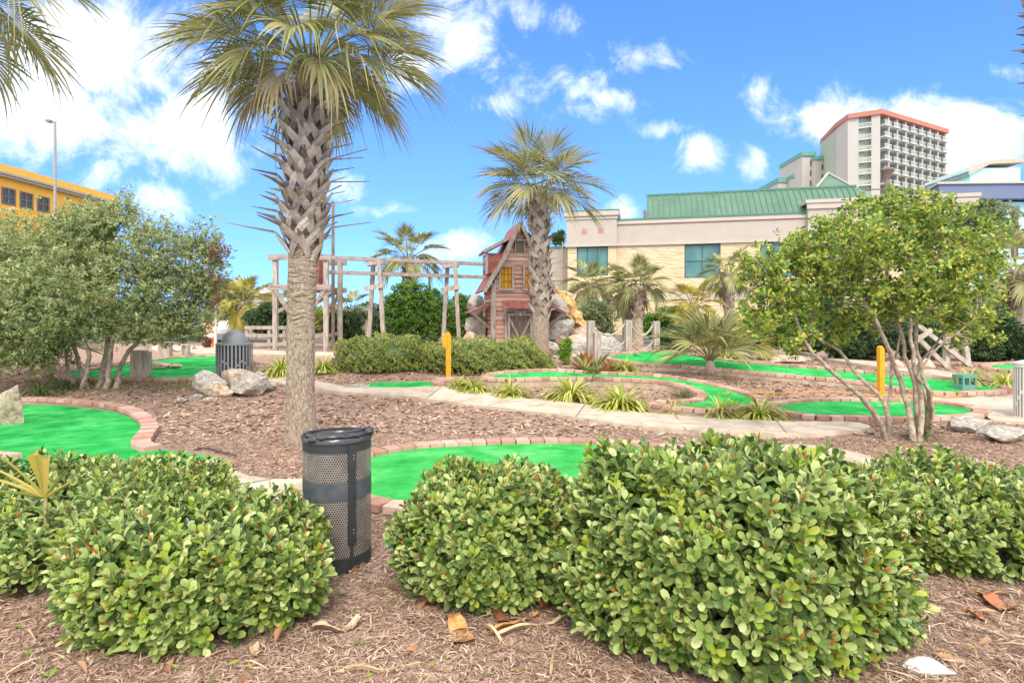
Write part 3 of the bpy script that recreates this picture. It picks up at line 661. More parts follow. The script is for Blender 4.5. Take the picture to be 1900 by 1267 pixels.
# right tree
t = thing('small_tree', 'multi stemmed tree with bright yellow green leaves at the right', 'tree', tuple(hit(1675,815)))
D0 = 7.7
b1 = hit(1645,812); b2 = hit(1697,820); b3 = hit(1722,812); b1.z -= .05; b2.z -= .05; b3.z -= .05
S = [([b1, at(1628,775,D0), at(1598,735,D0-.1), at(1545,690,D0-.2), at(1500,645,D0-.3), at(1475,590,D0-.3), at(1440,530,D0-.3), at(1400,480,D0-.4)], 0.0429, .012),
     ([b1+Vector((.03,.02,0)), at(1640,745,D0+.1), at(1585,690,D0+.2), at(1560,650,D0+.3), at(1510,620,D0+.4), at(1498,560,D0+.4), at(1500,490,D0+.4)], 0.0351, .010),
     ([b2, at(1683,750,D0), at(1665,690,D0), at(1640,630,D0-.2), at(1610,570,D0-.3), at(1570,520,D0-.4), at(1530,460,D0-.5)], 0.0429, .012),
     ([b2+Vector((.03,.03,0)), at(1700,730,D0+.1), at(1680,660,D0+.1), at(1665,590,D0+.2), at(1620,530,D0+.3), at(1600,450,D0+.3)], 0.0351, .012),
     ([b2+Vector((.05,-.02,0)), at(1708,740,D0-.1), at(1695,670,D0-.2), at(1690,600,D0-.2), at(1688,520,D0-.3), at(1700,440,D0-.3)], 0.0390, .012),
     ([b3, at(1725,740,D0), at(1712,690,D0), at(1700,640,D0+.2), at(1705,560,D0+.3), at(1740,480,D0+.4), at(1760,430,D0+.5)], 0.0390, .012),
     ([b3+Vector((.02,0,0)), at(1728,730,D0-.1), at(1705,700,D0-.2), at(1725,660,D0-.3), at(1770,620,D0-.4), at(1810,590,D0-.5)], 0.0273, .008),
     ([b3+Vector((.0,.04,0)), at(1718,745,D0+.1), at(1700,690,D0+.2), at(1735,640,D0+.3), at(1765,600,D0+.4), at(1800,520,D0+.5)], 0.0273, .008),
     ([b1+Vector((-.02,.04,0)), at(1650,740,D0+.2), at(1655,680,D0+.2), at(1670,620,D0+.4), at(1650,540,D0+.5)], 0.0234, .010)]
BL = [(1400,600,D0-.3,30,26,.3),(1460,640,D0-.3,20,16,.2),(1560,610,D0+.3,40,26,.4),(1790,620,D0-.3,30,24,.3),(1600,590,D0+.4,50,30,.4),(1650,420,D0,105,70,.85),(1560,455,D0-.2,100,65,.8),(1450,505,D0-.3,88,65,.6),(1425,560,D0-.3,60,45,.5),(1745,460,D0+.1,95,75,.8),(1790,540,D0+.1,62,70,.6),(1640,500,D0,150,65,.95),
      (1700,560,D0,110,35,.7),(1560,555,D0,70,40,.6),(1660,385,D0,55,35,.5),(1740,400,D0,45,30,.4),(1800,480,D0,45,40,.4),(1500,470,D0,50,40,.5),(1810,610,D0,35,40,.4),(1490,620,D0-.2,25,25,.3)]
grown_tree(t, S, blob_targets(BL, 1550, rg), 31, .05, [('lime', 0, .95), ('hawthorn_new', .95, 1.0)], 1, (.058,.09), LT, .05, 'bark', nleaf=(4, 7))
# left tree
t = thing('small_tree', 'wide grey green tree with thin leaning stems at the left', 'tree', tuple(hit(190,718)))
D1 = 12.2
def bs(px, py): 
    p = hit(px, py); p.z -= .05; return p
S = [([bs(165,722), at(150,690,D1), at(140,650,D1), at(110,600,D1), at(60,540,D1), at(20,480,D1)], .055, .018),
     ([bs(185,720), at(192,680,D1+.2), at(200,640,D1+.2), at(205,560,D1+.3), at(200,480,D1+.3), at(190,420,D1+.3)], .075, .02),
     ([bs(195,722), at(203,680,D1-.3), at(212,620,D1-.5), at(250,540,D1-.6), at(290,470,D1-.6)], .06, .015),
     ([bs(215,722), at(222,690,D1), at(240,650,D1), at(290,610,D1), at(350,560,D1), at(390,500,D1)], .06, .015),
     ([bs(140,718), at(125,680,D1+.4), at(120,640,D1+.4), at(90,580,D1+.5), at(80,480,D1+.5)], .05, .02),
     ([bs(150,722), at(165,660,D1-.5), at(130,600,D1-.7), at(60,600,D1-1), at(-20,580,D1-1)], .05, .02)]
BL = [(80,470,D1,110,75,1.1),(200,440,D1,95,62,1.0),(160,540,D1-.5,150,80,1.3),(300,470,D1,75,60,.9),(330,540,D1,75,60,.9),(60,580,D1-.8,110,65,1.0),(0,640,D1-.8,85,45,.9),(20,520,D1-.5,80,80,1.0),
      (250,600,D1-.4,90,35,.9),(380,500,D1,45,55,.5),(385,450,D1,28,30,.3),(232,385,D1+.1,30,28,.3),(160,415,D1,60,40,.5),(-60,560,D1,80,120,1.2),(330,600,D1,60,35,.6),(60,660,D1-.6,60,28,.6),(390,570,D1,25,35,.4)]
grown_tree(t, S, blob_targets(BL, 2600, rg), 32, .08, [('oak', 0, .99), ('oak_red', .99, 1.0)], 2, (.055,.09), LT_L, .11, 'bark', twig_r=.008, nleaf=(5, 8))
BLr = [(405,470,D1-.2,22,22,.3),(400,520,D1-.2,24,20,.3),(420,465,D1-.2,18,12,.2),(268,430,D1-.6,14,10,.2),(405,560,D1-.2,15,20,.2)]
b = MB(); rng = np.random.default_rng(3); O = blob_targets(BLr, 130, rng, .1)
rosettes(b, O, norm(rng.normal(size=O.shape)+np.array([0,0,.5])), rng, LT_L, nleaf=(3, 5), ln=(.05,.08)); tag(b.build('reddish_spray', M['oak_red'], t, loc=-Vector(t.location)), kind='stuff')

def leafy(name, label, cat, px, py, d, rx, ry, n, mat, seed, ln=(.08,.14), group=None, rd=None, nblob=7, stem=True, tpl=LT_L, nleaf=(5, 8)):
    """free shrub: several overlapping clumps, centre px,py at depth d, half sizes in photo pixels"""
    rng = np.random.default_rng(seed); c = at(px, py, d); gz = Tf(c.x, c.y); w_, h_ = rx/F*d, ry/F*d; rd = rd or w_*.7
    root = thing(name, label, cat, (c.x, c.y, gz), 0, group); b = MB(); zc = c.z-gz
    for i in range(nblob):
        a = 2*math.pi*i/nblob+rng.normal()*.3; q = np.array([math.cos(a)*w_*.48, -abs(math.sin(a))*rd*.3+rng.normal()*.1*rd, zc+math.sin(a)*h_*.45]) if i else np.array([0, 0, zc])
        k = n//nblob; d_ = norm(rng.normal(size=(k, 3))); s = rng.uniform(.45, .62); rr = 1-np.abs(rng.normal(0, .14, k)); 
        P = q+d_*rr[:, None]*np.array([w_*s, rd*s, h_*s])*(1+.12*np.sin(d_[:, :1]*7+i)+.1*np.sin(d_[:, 2:]*9+i)); m = P[:, 2] > .03
        P = P[m]; rosettes(b, P, norm(d_[m]+np.array([0, 0, .4])+rng.normal(0, .5, P.shape)), rng, tpl, nleaf=nleaf, ln=ln)
    b.build('foliage', M[mat], root)
    if stem:
        s_ = MB()
        for i in range(6):
            a = rng.uniform(0, 6.3); s_.tube([(math.cos(a)*.08, math.sin(a)*.08, -.03), (math.cos(a)*w_*.2, math.sin(a)*rd*.2, max(.2, zc*.6)), (math.cos(a)*w_*.45, math.sin(a)*rd*.4, zc)], [.035, .022, .01], 5)
        s_.build('stem', M['twig'], root)
    return root

# ------------------------------------------------------------------ palms
def frond_mb(L_=.8, Rb=.9, e0=.6, bend=.6, droop=.4, nseg=40, seed=0, hi=True, vlift=.35, wf=1.0):
    rr = random.Random(seed); bl = MB(); pt = MB(); K = 7
    def pos(s):   # along petiole+costa
        n = 14; p = Vector((0, 0, 0)); tot = L_+Rb*.42
        for i in range(n):
            u_ = (i+.5)/n*s; a = e0-bend*(u_*tot/tot)**1.3*1.0
            p = p+Vector((math.cos(a), 0, math.sin(a)))*(s*tot/n)
        a = e0-bend*s**1.3; return p, a
    h = L_/(L_+Rb*.42)
    pt.tube([pos(s*h)[0] for s in np.linspace(0, 1, 6)], [.022, .017, .014, .012, .011, .010] if hi else [.02]*6, 5 if hi else 3)
    dphi = 2*2.05/nseg
    for i in range(nseg):
        sgn = -1+2*(i+.5)/nseg; phi = sgn*2.05; s = h+(1-h)*(1-abs(sgn))**1.2
        O, a = pos(s); tan = Vector((math.cos(a), 0, math.sin(a))); upv = Vector((-math.sin(a), 0, math.cos(a)))
        side = (Vector((0, 1, 0))*math.cos(vlift)+upv*math.sin(vlift)*(1 if sgn > 0 else -1)).normalized()
        if sgn < 0: side = Vector((0, 1, 0))*math.cos(vlift)-upv*math.sin(vlift)
        d = (tan*math.cos(phi)+side*math.sin(phi)).normalized(); nrm = d.cross(tan.cross(side)).normalized(); nv = tan.cross(side).normalized(); lat = nv.cross(d).normalized()
        ln_ = Rb*(1-.30*abs(sgn)**2)*rr.uniform(.86, 1.06); dr = droop*rr.uniform(.6, 1.5)*(2.6 if rr.random() < .14 else 1); tw = rr.uniform(-.22, .22)
        rows = []; n = 6 if hi else 4
        for j in range(n+1):
            t = j/n; r = t*ln_; w_ = 2*math.tan(dphi/2)*r*.52 if t < .5 else 2*math.tan(dphi/2)*.5*ln_*.52*(1-(t-.5)/.5)**.8
            w_ = max(w_, .0015)*wf
            p = O+d*r+lat*(tw*ln_*max(0, t-.4)**2)
            g = dr*ln_*max(0, t-.25)**2; p = p-Vector((0, 0, 1))*g - d*(g*.25)
            f_ = nv*(.35*w_)
            rows += [tuple(p-lat*w_+f_), tuple(p-f_*.6), tuple(p+lat*w_+f_)]
        bl.add(rows, [(3*j+q, 3*j+3+q, 3*j+4+q, 3*j+1+q) for j in range(n) for q in (0, 1)])
    return bl, pt
FV = {}
def frond_var(key, e0, bend, droop, L_, Rb, nseg, hi, seed, mat):
    """hidden originals are never linked: returns mesh pair"""
    if key not in FV:
        bl, pt = frond_mb(L_, Rb, e0, bend, droop, nseg, seed, hi); o1 = bl.build('frond', M[mat]); o2 = pt.build('petiole', M['petiole'])
        m1, m2 = o1.data, o2.data; bpy.data.objects.remove(o1); bpy.data.objects.remove(o2); FV[key] = (m1, m2)
    return FV[key]
def palm(label, base, H, crown=1.0, n=28, seed=1, hi=False, mat='frond', r=.17, boots=(0.5, 1.0), lean=(0, 0), L_=.8, Rb=.9, low=-.9, skirt=0, group=None, rb=.06, tall_boot=1.0, dens=42, name='palm_tree', flare=.5, dz=None, bootstep=None, hang=0):
    """base Vector, H trunk height; fronds grow from the top"""
    rng = random.Random(seed); root = thing(name, label, 'palm tree', tuple(base), 0, group)
    def tc_(z): k = z/H; return Vector((lean[0]*k*k, lean[1]*k*k, z))
    prof = []; nb = 40 if hi else 14; tb = MB(); rad = []
    for i in range(nb+1):
        z = -.06+(H+.06)*i/nb; rr_ = r*(1+flare*math.exp(-max(z, 0)/.22)+.0) * (1-.04*math.exp(-((z-H*.35)/(H*.25))**2))
        prof.append(tc_(max(z, 0))+Vector((0, 0, min(z, 0)))); rad.append(rr_*(1+(rng.uniform(-.035, .035) if hi else 0)))
    tb.tube(prof, rad, 28 if hi else 12)
    if hi:      # fibrous outer roughness as real relief
        V = tb.v[0]; 
        for q in range(len(V)):
            p = V[q]; c_ = tc_(max(p[2], 0)); dx, dy = p[0]-c_.x, p[1]-c_.y; g = math.atan2(dy, dx)
            k = 1+.05*math.sin(g*3+p[2]*2)*.5+.03*noise.noise(Vector((g*4, p[2]*7, seed)))
            V[q][0] = c_.x+dx*k; V[q][1] = c_.y+dy*k
    trunk = tb.build('trunk', M['bark_low'] if hi else M['bark'], root, smooth=True)
    z0, z1 = boots[0]*H, boots[1]*H; bb = MB(); step = (bootstep or (.026 if hi else .05)); k = 0; z = z0
    while z < z1:
        az = k*2.39996; k += 1; c_ = tc_(z); fr = (z-z0)/(z1-z0+1e-6)
        rr_ = r*1.0; out = rb*(1.0 if fr > .04 else .5)
        def P(a, zz, ro): return (c_.x+math.cos(az+a)*(r+ro), c_.y+math.sin(az+a)*(r+ro), zz)
        low_ = 1.0 if hi and fr < .6 else 0.0
        tipo = (1+.35*low_)*out*rng.uniform(.8, 2.0)*(1 if rng.random() < .72 else 1.6)*tall_boot; hz = .19*tall_boot**.3
        w0 = .043*(r/.17); da = rng.uniform(-.12, .12)
        for sg in (-1, 1):
            pts = [P(sg*.62, z-hz*1.0, .004), P(sg*.42, z-hz*.45, out*.45), P(sg*.16, z+.0, out*.9), P(sg*.03+da, z+hz*.42, out*1.25)]
            wd = [w0*.65, w0*1.05, w0*1.1, w0*.85]; th_ = [.005, .007, .008, .007]
            if sg == 1: pts.append(P(da, z+hz*.52+tipo*(.35-.22*low_), out+tipo)); wd.append(w0*.34); th_.append(.004)
            rows = []
            for i, p in enumerate(pts):
                p = Vector(p); t_ = (Vector(pts[min(i+1, len(pts)-1)])-Vector(pts[max(i-1, 0)])).normalized(); rad_ = Vector((p.x-c_.x, p.y-c_.y, 0)).normalized()
                if i == 4: rad_ = Vector((0, 0, 1))
                s_ = t_.cross(rad_).normalized(); nn_ = s_.cross(t_).normalized()
                rows += [tuple(p-s_*wd[i]), tuple(p+nn_*th_[i]*1.5), tuple(p+s_*wd[i]), tuple(p-nn_*th_[i])]
            m_ = len(pts); f_ = [(4*i+q, 4*i+(q+1) % 4, 4*i+4+(q+1) % 4, 4*i+4+q) for i in range(m_-1) for q in range(4)]+[(0, 3, 2, 1), (4*m_-4, 4*m_-3, 4*m_-2, 4*m_-1)]
            bb.add(rows, f_)
        z += step*rng.uniform(.8, 1.2)
    bb.build('leaf_bases', M['boot'], trunk)
    top = tc_(H)
    # crown: fronds as parts
    if hi: crown_root = root
    else: allb, allp = MB(), MB()
    for i in range(n):
        q = (i+.5)/n; el = 1.35-(1.35-low)*q**.85; az = i*2.39996+rng.uniform(-.25, .25)+seed
        bend = .45+.65*q; dr = .22+.5*q; vi = rng.randrange(2); m_ = mat
        if skirt and q > 1-skirt: m_ = 'frond_dry'; dr = 1.0
        kk = (round(q*5), vi, L_, Rb, hi, m_, dens)
        z_ = top+Vector((math.cos(az)*r*.5, math.sin(az)*r*.5, -.10*q*crown))
        sc = crown*rng.uniform(.88, 1.08); e0 = el
        if hi:
            m1, m2 = frond_var(kk, 0, bend, dr, L_*(1.1-.2*q), Rb, dens, True, i, m_)
            o = bpy.data.objects.new('frond', m1); COL.objects.link(o); o.parent = root
            o.matrix_local = Matrix.Translation(z_) @ Matrix.Rotation(az, 4, 'Z') @ Matrix.Rotation(-e0, 4, 'Y') @ Matrix.Scale(sc, 4)
            p = bpy.data.objects.new('petiole', m2); COL.objects.link(p); p.parent = o
        else:
            bl, pt = frond_mb(L_*(1.1-.2*q), Rb, 0, bend, dr, dens, i*7+seed, False, wf=1.6)
            X = np.array(Matrix.Translation(z_) @ Matrix.Rotation(az, 4, 'Z') @ Matrix.Rotation(-e0, 4, 'Y') @ Matrix.Scale(sc, 4))
            for src, dst in ((bl, allb), (pt, allp)):
                V = np.concatenate(src.v); off = dst.n; dst.v.append(V @ X[:3, :3].T+X[:3, 3]); dst.f += [f+off for f in src.f]; dst.n += len(V)
    for i in range(hang):
        az = i*2*math.pi/hang+rng.uniform(-.3, .3)-1.2; m_ = ('frond_dull', 'frond_dry', 'frond')[i % 3]
        m1, m2 = frond_var(('hang', i % 3), 0, .9, .9, .42, .62, 34, True, 90+i, m_)
        o = bpy.data.objects.new('frond', m1); COL.objects.link(o); o.parent = root
        o.matrix_local = Matrix.Translation(top+Vector((math.cos(az)*r*.7, math.sin(az)*r*.7, -.12))) @ Matrix.Rotation(az, 4, 'Z') @ Matrix.Rotation(-rng.uniform(-.15, .35), 4, 'Y') @ Matrix.Scale(rng.uniform(.85, 1.05), 4)
        p = bpy.data.objects.new('petiole', m2); COL.objects.link(p); p.parent = o
    if not hi:
        o = allb.build('crown', M[mat], root); allp.build('petioles', M['petiole'], o)
    return root
# ------------------------------------------------------------------ palms in place
b0 = hit(557,822)
palm('tall palm with a bulging lattice of old leaf bases rising beside the black litter bin', b0, 4.95, crown=1.06, n=46, seed=3, hi=True, r=.178, boots=(.515,.93), lean=(.12,.05), L_=.80, Rb=.70, low=.26, hang=11, rb=.135, tall_boot=1.1, flare=.35, bootstep=.022)
big = [o for o in COL.objects if o.name.startswith('palm_tree')][0]; b = MB(); rr = random.Random(5); z = 1.35
while z < 2.62:
    h_ = rr.uniform(.03, .09); c_ = (.12*(z/4.5)**2, .05*(z/4.5)**2, 0); r_ = .178*(1-.04*math.exp(-((z-4.95*.35)/(4.95*.25))**2))+.004-.014*max(0, min(1, (2.15-z)/.7))*rr.random()
    b.lathe([(r_-.006, z), (r_+.004+rr.uniform(0,.006), z+.008), (r_+.001, z+h_*.8), (r_-.006, z+h_)], 26, c=c_, cap=False); z += h_
V = b.v
for a_ in V:
    for q in range(len(a_)):
        g = math.atan2(a_[q][1], a_[q][0]); k = 1+.05*noise.noise(Vector((g*2.2, a_[q][2]*3, 1)))+.035*noise.noise(Vector((g*7, a_[q][2]*9, 4))); a_[q][0] *= k; a_[q][1] *= k; a_[q][2] += .05*noise.noise(Vector((g*1.5, a_[q][2]*2, 8)))
b.build('ringed_bark', M['bark_ring'], [c for c in big.children if c.name.startswith('trunk')][0], smooth=True)
p = at(1003,640,16.2); p.z = Tf(p.x, p.y)
palm('palm in front of the red wooden house', p, 4.7, crown=1.12, n=28, seed=8, hi=True, hang=4, r=.24, boots=(.28,.95), lean=(-.05,0), L_=.62, Rb=.85, low=.1, rb=.085, flare=.15, bootstep=.05)
def fp(label, px, py_top, d, px_base=None, **k):
    top = at(px, py_top, d); bx = at(px_base or px, 0, d).x; g = Tf(bx, d)
    k.setdefault('L_', .6); k.setdefault('Rb', .62); k['crown'] = k.get('crown', 1)*.85; k['n'] = int(k['n']*.85); k['low'] = k.get('low', -.9)*.45
    return palm(label, Vector((bx, d, g)), top.z-g, lean=(top.x-bx, 0), group='palms in the background', **k)
fp('palm standing behind the wooden trestle beams', 757,478,26, crown=1.5, n=24, seed=11, mat='frond_dull', r=.22, low=-.6)
fp('yellowing palm beyond the domed grey bin', 452,560,27, crown=1.35, n=24, seed=12, mat='frond_yellow', r=.2, low=-1.1, skirt=0)
fp('yellowing palm partly hidden by the big palm trunk', 530,572,31, crown=1.4, n=22, seed=13, mat='frond_yellow', r=.2, low=-1.1)
fp('small drooping palm left of the post with a rope loop', 648,575,25, crown=1.0, n=20, seed=14, mat='frond_dull', r=.16, low=-.9)
fp('bushy palm under the arched window of the beige building', 1098,528,27, crown=1.25, n=26, seed=15, mat='frond_dull', r=.24, low=-.9)
fp('left of the twin palms behind the rope fence', 1163,535,25, crown=1.15, n=22, seed=16, mat='frond_dull', r=.2, low=-1.0)
fp('right of the twin palms behind the rope fence, with a reddish trunk', 1188,530,24, px_base=1182, crown=1.15, n=24, seed=17, mat='frond_dull', r=.22, low=-.8, bootstep=.035)
fp('yellow green palm right of the rope fence', 1285,566,26, crown=1.2, n=24, seed=18, mat='frond_yellow', r=.2, low=-.9)
fp('palm in front of the teal window partly behind the bright leaved tree', 1352,505,28, crown=1.35, n=24, seed=19, mat='frond_dull', r=.22, low=-.9)
fp('palm at the right edge with a thick smooth lower trunk', 1888,500,17, px_base=1893, crown=1.25, n=24, seed=20, mat='frond_dull', r=.22, boots=(.62,1.0), low=-.9)
fp('small palm low behind the hedge of dark shrubs on the right', 1400,610,20, crown=.8, n=16, seed=21, mat='frond_yellow', r=.12, low=-.6)
# palm whose crown hangs in from the upper left, trunk outside the frame
palm('palm at the left edge with only its drooping fronds in view', Vector((-6.8, 6.6, 0)), 5.8, crown=1.0, n=38, seed=25, hi=True, r=.19, boots=(.5,.98), L_=.9, Rb=.75, low=-.8)
palm('tall palm with reddish leaf bases at the right edge of view', Vector((9.55, 9.9, 0)), 9.2, crown=1.0, n=20, seed=27, hi=True, r=.20, boots=(.36,.99), L_=.7, Rb=.85, low=-.1, rb=.06, lean=(-.9,0))
# trunkless young fan palm with long stiff fronds
def fan_clump(label, base, n, L_, Rb, seed, mat, low=-.1, crown=1.0, droop=.25, name='fan_palm', dens=30, stub=.3):
    rng = random.Random(seed); root = thing(name, label, 'palm', tuple(base))
    tb = MB(); tb.tube([(0,0,-.05),(0,0,stub*.5),(0,0,stub)], [.13,.11,.08], 10); tb.build('trunk', M['boot'], root)
    A, B = MB(), MB()
    for i in range(n):
        q = (i+.5)/n; el = 1.45-(1.45-low)*q; az = i*2.39996+seed
        bl, pt = frond_mb(L_*rng.uniform(.8, 1.1), Rb*rng.uniform(.85, 1.1), 0, .45+.5*q, droop, dens, i+seed*9, True, vlift=.5)
        X = np.array(Matrix.Translation((0, 0, stub*.8)) @ Matrix.Rotation(az, 4, 'Z') @ Matrix.Rotation(-el, 4, 'Y') @ Matrix.Scale(crown, 4))
        for src, dst in ((bl, A), (pt, B)):
            V = np.concatenate(src.v); off = dst.n; dst.v.append(V @ X[:3, :3].T+X[:3, 3]); dst.f += [f+off for f in src.f]; dst.n += len(V)
    o = A.build('fronds', M[mat], root); B.build('petioles', M['petiole'], o); return root
fan_clump('young fan palm with spiky fronds beside the ribbon of green', hit(1318,694), 22, .62, .66, 41, 'frond_dull', low=.6, droop=.5, stub=.32, crown=1.05)
fan_clump('small yellowish fan palm right of the spiky one', hit(1392,664), 12, .5, .75, 42, 'frond_yellow', low=0, droop=.5)
fan_clump('cut back stubby palm with reddish leaf bases under the left tree', hit(92,696), 5, .5, .7, 43, 'frond_dull', low=.2, stub=.55)
fan_clump('seedling fan palm poking up beside the hairpin green', hit(1098,716), 3, .25, .4, 44, 'grass_green', low=1.0, droop=.05, dens=12, stub=.08)

# free shrubs in the background
leafy('juniper', 'large bright green juniper behind the trestle', 'shrub', 775,580,24, 68,62, 4200, 'juniper', 51, ln=(.09,.16), group=None)
leafy('shrub', 'dark spreading shrub behind the rail fence', 'shrub', 510,590,23, 55,30, 1800, 'dark_leaf', 52, ln=(.09,.15))
leafy('shrub', 'dark green shrub right of the tall palm trunk, under the trestle tower', 'shrub', 640,608,23, 48,34, 1500, 'dark_leaf', 53, ln=(.09,.15))
leafy('shrub', 'green shrub between the trestle and the red house', 'shrub', 858,590,25.5, 30,52, 1500, 'juniper', 54, ln=(.09,.15))
leafy('shrub', 'grey green shrub in front of the arched window', 'shrub', 1105,600,23.5, 42,44, 1600, 'pale_leaf', 55, ln=(.09,.14))
leafy('shrub', 'tall dark hedge shrub behind the leaning tree stems', 'shrub', 1590,618,16.3, 80,52, 3200, 'dark_leaf', 56, ln=(.09,.15))
leafy('shrub', 'dark hedge shrub directly behind the wooden cross braces', 'shrub', 1712,628,16.6, 56,42, 1900, 'dark_leaf', 66, ln=(.09,.15))
leafy('shrub', 'low dark shrub at the right edge behind the far right green', 'shrub', 1915,640,15.6, 44,36, 1400, 'dark_leaf', 67, ln=(.09,.15))
leafy('shrub', 'bright green shrub left of the dark hedge shrub', 'shrub', 1485,615,17, 42,48, 1600, 'juniper', 57, ln=(.09,.15))
leafy('shrub', 'dark rounded shrub behind the wooden cross braces', 'shrub', 1835,628,16, 58,52, 2600, 'dark_leaf', 58, ln=(.09,.15))
leafy('shrub', 'pale shrub under the yellow green palm', 'shrub', 1250,632,19.5, 34,30, 900, 'dark_leaf', 59, ln=(.09,.14))
leafy('shrub', 'low green shrub behind the fan palm', 'shrub', 1405,635,18, 42,28, 900, 'juniper', 60, ln=(.08,.13))
leafy('shrub', 'small light green leafy shrub beside the rocks', 'shrub', 1051,650,14.6, 19,24, 300, 'bright_leaf', 61, ln=(.05,.08), nblob=4)
leafy('grey_tree', 'sparse grey leaved tree in front of the blue building', 'tree', 1825,415,24, 72,48, 1300, 'pale_leaf', 62, ln=(.10,.17), nblob=9)
leafy('distant_tree', 'dark tree rising behind the lower grey wing', 'tree', 1037,442,60, 14,14, 400, 'dark_leaf', 63, ln=(.2,.35), nblob=5)
leafy('shrub', 'pink flowering azalea far left of the domed bin', 'shrub', 386,634,21, 14,11, 260, 'azalea' if 'azalea' in M else 'oak_red', 64, ln=(.05,.08), nblob=3)
leafy('shrub', 'leafy bush low behind the wood rail fence', 'shrub', 430,560,30, 50,40, 1500, 'pale_leaf', 65, ln=(.12,.2))
rngb = random.Random(9)
# a loose belt of distant trees
for i, (px, py, rx, ry, d, lb) in enumerate([(30,590,90,60,34,'far left behind the wide grey green tree'),(250,600,90,45,36,'left, behind the parked cars'),(700,596,70,34,38,'behind the trestle legs'),
        (600,594,60,32,40,'right of the tall palm trunk'),(480,596,60,30,42,'beyond the yellowing palms'),(880,600,60,36,36,'directly behind the red house'),(1500,585,80,50,30,'behind the bright green shrub'),(1700,590,90,60,32,'behind the stems of the bright leaved tree'),(1900,560,70,50,34,'at the right edge below the blue building'),
        (1230,600,50,30,33,'in front of the beige wall')]):
    leafy('distant_tree', 'hazy mid green tree '+lb, 'tree', px, py, d, rx, ry, 1500, ['pale_leaf','juniper','dark_leaf','hedge'][i % 4], 70+i, ln=(.14,.24), group='trees closing the view')

# ------------------------------------------------------------------ grass-like clumps
def clump_mb(n, h, spread, seed, w_=.010):
    rr = random.Random(seed); b = MB()
    for i in range(n):
        a = rr.uniform(0, 6.283); rad = rr.random()**.7; l = h*rr.uniform(.7, 1.2); el = R(82-52*rad+rr.uniform(-8, 8)); x0 = .10*spread*rad*h/.35
        d = Vector((math.cos(a), math.sin(a), 0)); p = d*x0; rows = []; side = Vector((-d.y, d.x, 0)); ang = el; k = 6
        for j in range(k+1):
            t = j/k; ww = w_*(.7+.5*math.sin(t*2.2))*(1-t**3*.95); rows += [tuple(p-side*ww), tuple(p+side*ww)]
            p = p+(d*math.cos(ang)+Vector((0, 0, 1))*math.sin(ang))*(l/k); ang -= rr.uniform(.22, .46)*(.5+rad)
        rows = [(x, y, max(z, .004)) for x, y, z in rows]
        b.add(rows, [(2*j, 2*j+1, 2*j+3, 2*j+2) for j in range(k)])
    return b
def clumps(mat, specs, name, cat, group, h=.34, n=240, w_=.009):
    protos = {}; KS = 1.4 if mat == 'grass_blade' else 1.0
    for i, (px, py, sc, lb) in enumerate(specs):
        p = hit(px, py); v_ = i % 3
        if v_ not in protos:
            o = clump_mb(n, h, 1, i+5, w_).build(name, M[mat]); tag(o, lb, cat, group); o.location = p; o.scale = (sc*KS,)*3; protos[v_] = o
        else:
            c = protos[v_].copy(); COL.objects.link(c); c.location = p; c.scale = (sc*KS,)*3; c.rotation_euler = (0, 0, i*1.3); c['label'] = lb
clumps('grass_blade', [(880,728,.95,'striped grass clump behind the yellow post'),(850,722,.7,'small striped grass clump at the foot of the yellow post'),(948,737,1.0,'low striped grass clump at the left of the concrete joint'),
    (1060,741,1.35,'tall striped grass clump under the hairpin green'),(1152,760,1.45,'widest striped grass clump on the edge of the path'),(1250,770,.7,'thin striped grass clump near the tip of the hairpin green'),
    (1337,776,1.0,'upright striped grass clump left of the last one before the oval green'),(1410,778,1.1,'striped grass clump at the left end of the oval green'),(1365,766,.7,'sparse striped grass clump behind two others by the oval green'),
    (522,697,1.3,'striped grass clump left of the tall palm trunk'),(600,690,1.0,'striped grass clump right of the tall palm trunk'),(1800,716,1.1,'striped grass clump beside the green park box'),
    (1866,722,1.2,'striped grass clump in front of the small far right green'),(1352,672,1.2,'striped grass clump near the flat tan rocks'),(1160,690,.9,'flattened grass clump above the hairpin green'),(1345,745,.6,'small striped grass clump on the kerb of the hairpin green')],
    'striped_grass', 'grass clump', 'striped grass clumps')
clumps('grass_green', [(75,735,1.5,'dark spiky grass clump under the left tree'),(120,722,1.1,'second dark grass clump behind the pale boulder'),(1133,688,1.1,'dark grass tuft beside the rust coloured plants'),
    (1182,668,.8,'dark grass tuft at the corner of the rope fence green'),(873,722,.9,'single leggy green plant at the left end of the path'),(1262,738,.8,'spiky tuft on the mulch island'),(1706,815,.9,'green weeds growing at the foot of the bright leaved tree')],
    'grass_tuft', 'grass tuft', 'dark grass tufts', h=.4, n=60, w_=.009)
b = MB()
for i in range(1500):
    px, py = rngb.uniform(90, 380), rngb.gauss(716, 7)
    p = hit(px, py); 
    if in_any(np.array([p.x]), np.array([p.y]))[0]: continue
    a = rngb.uniform(0, 6.3); l = rngb.uniform(.06, .16); d = Vector((math.cos(a)*.35*l, math.sin(a)*.35*l, l)); s = Vector((-math.sin(a), math.cos(a), 0))*.004
    b.add([tuple(p-s), tuple(p+s), tuple(p+d)], [(0, 1, 2)])
tag(b.build('sparse_grass', M['grass_green']), 'thin grass growing under the left tree', 'grass', kind='stuff')
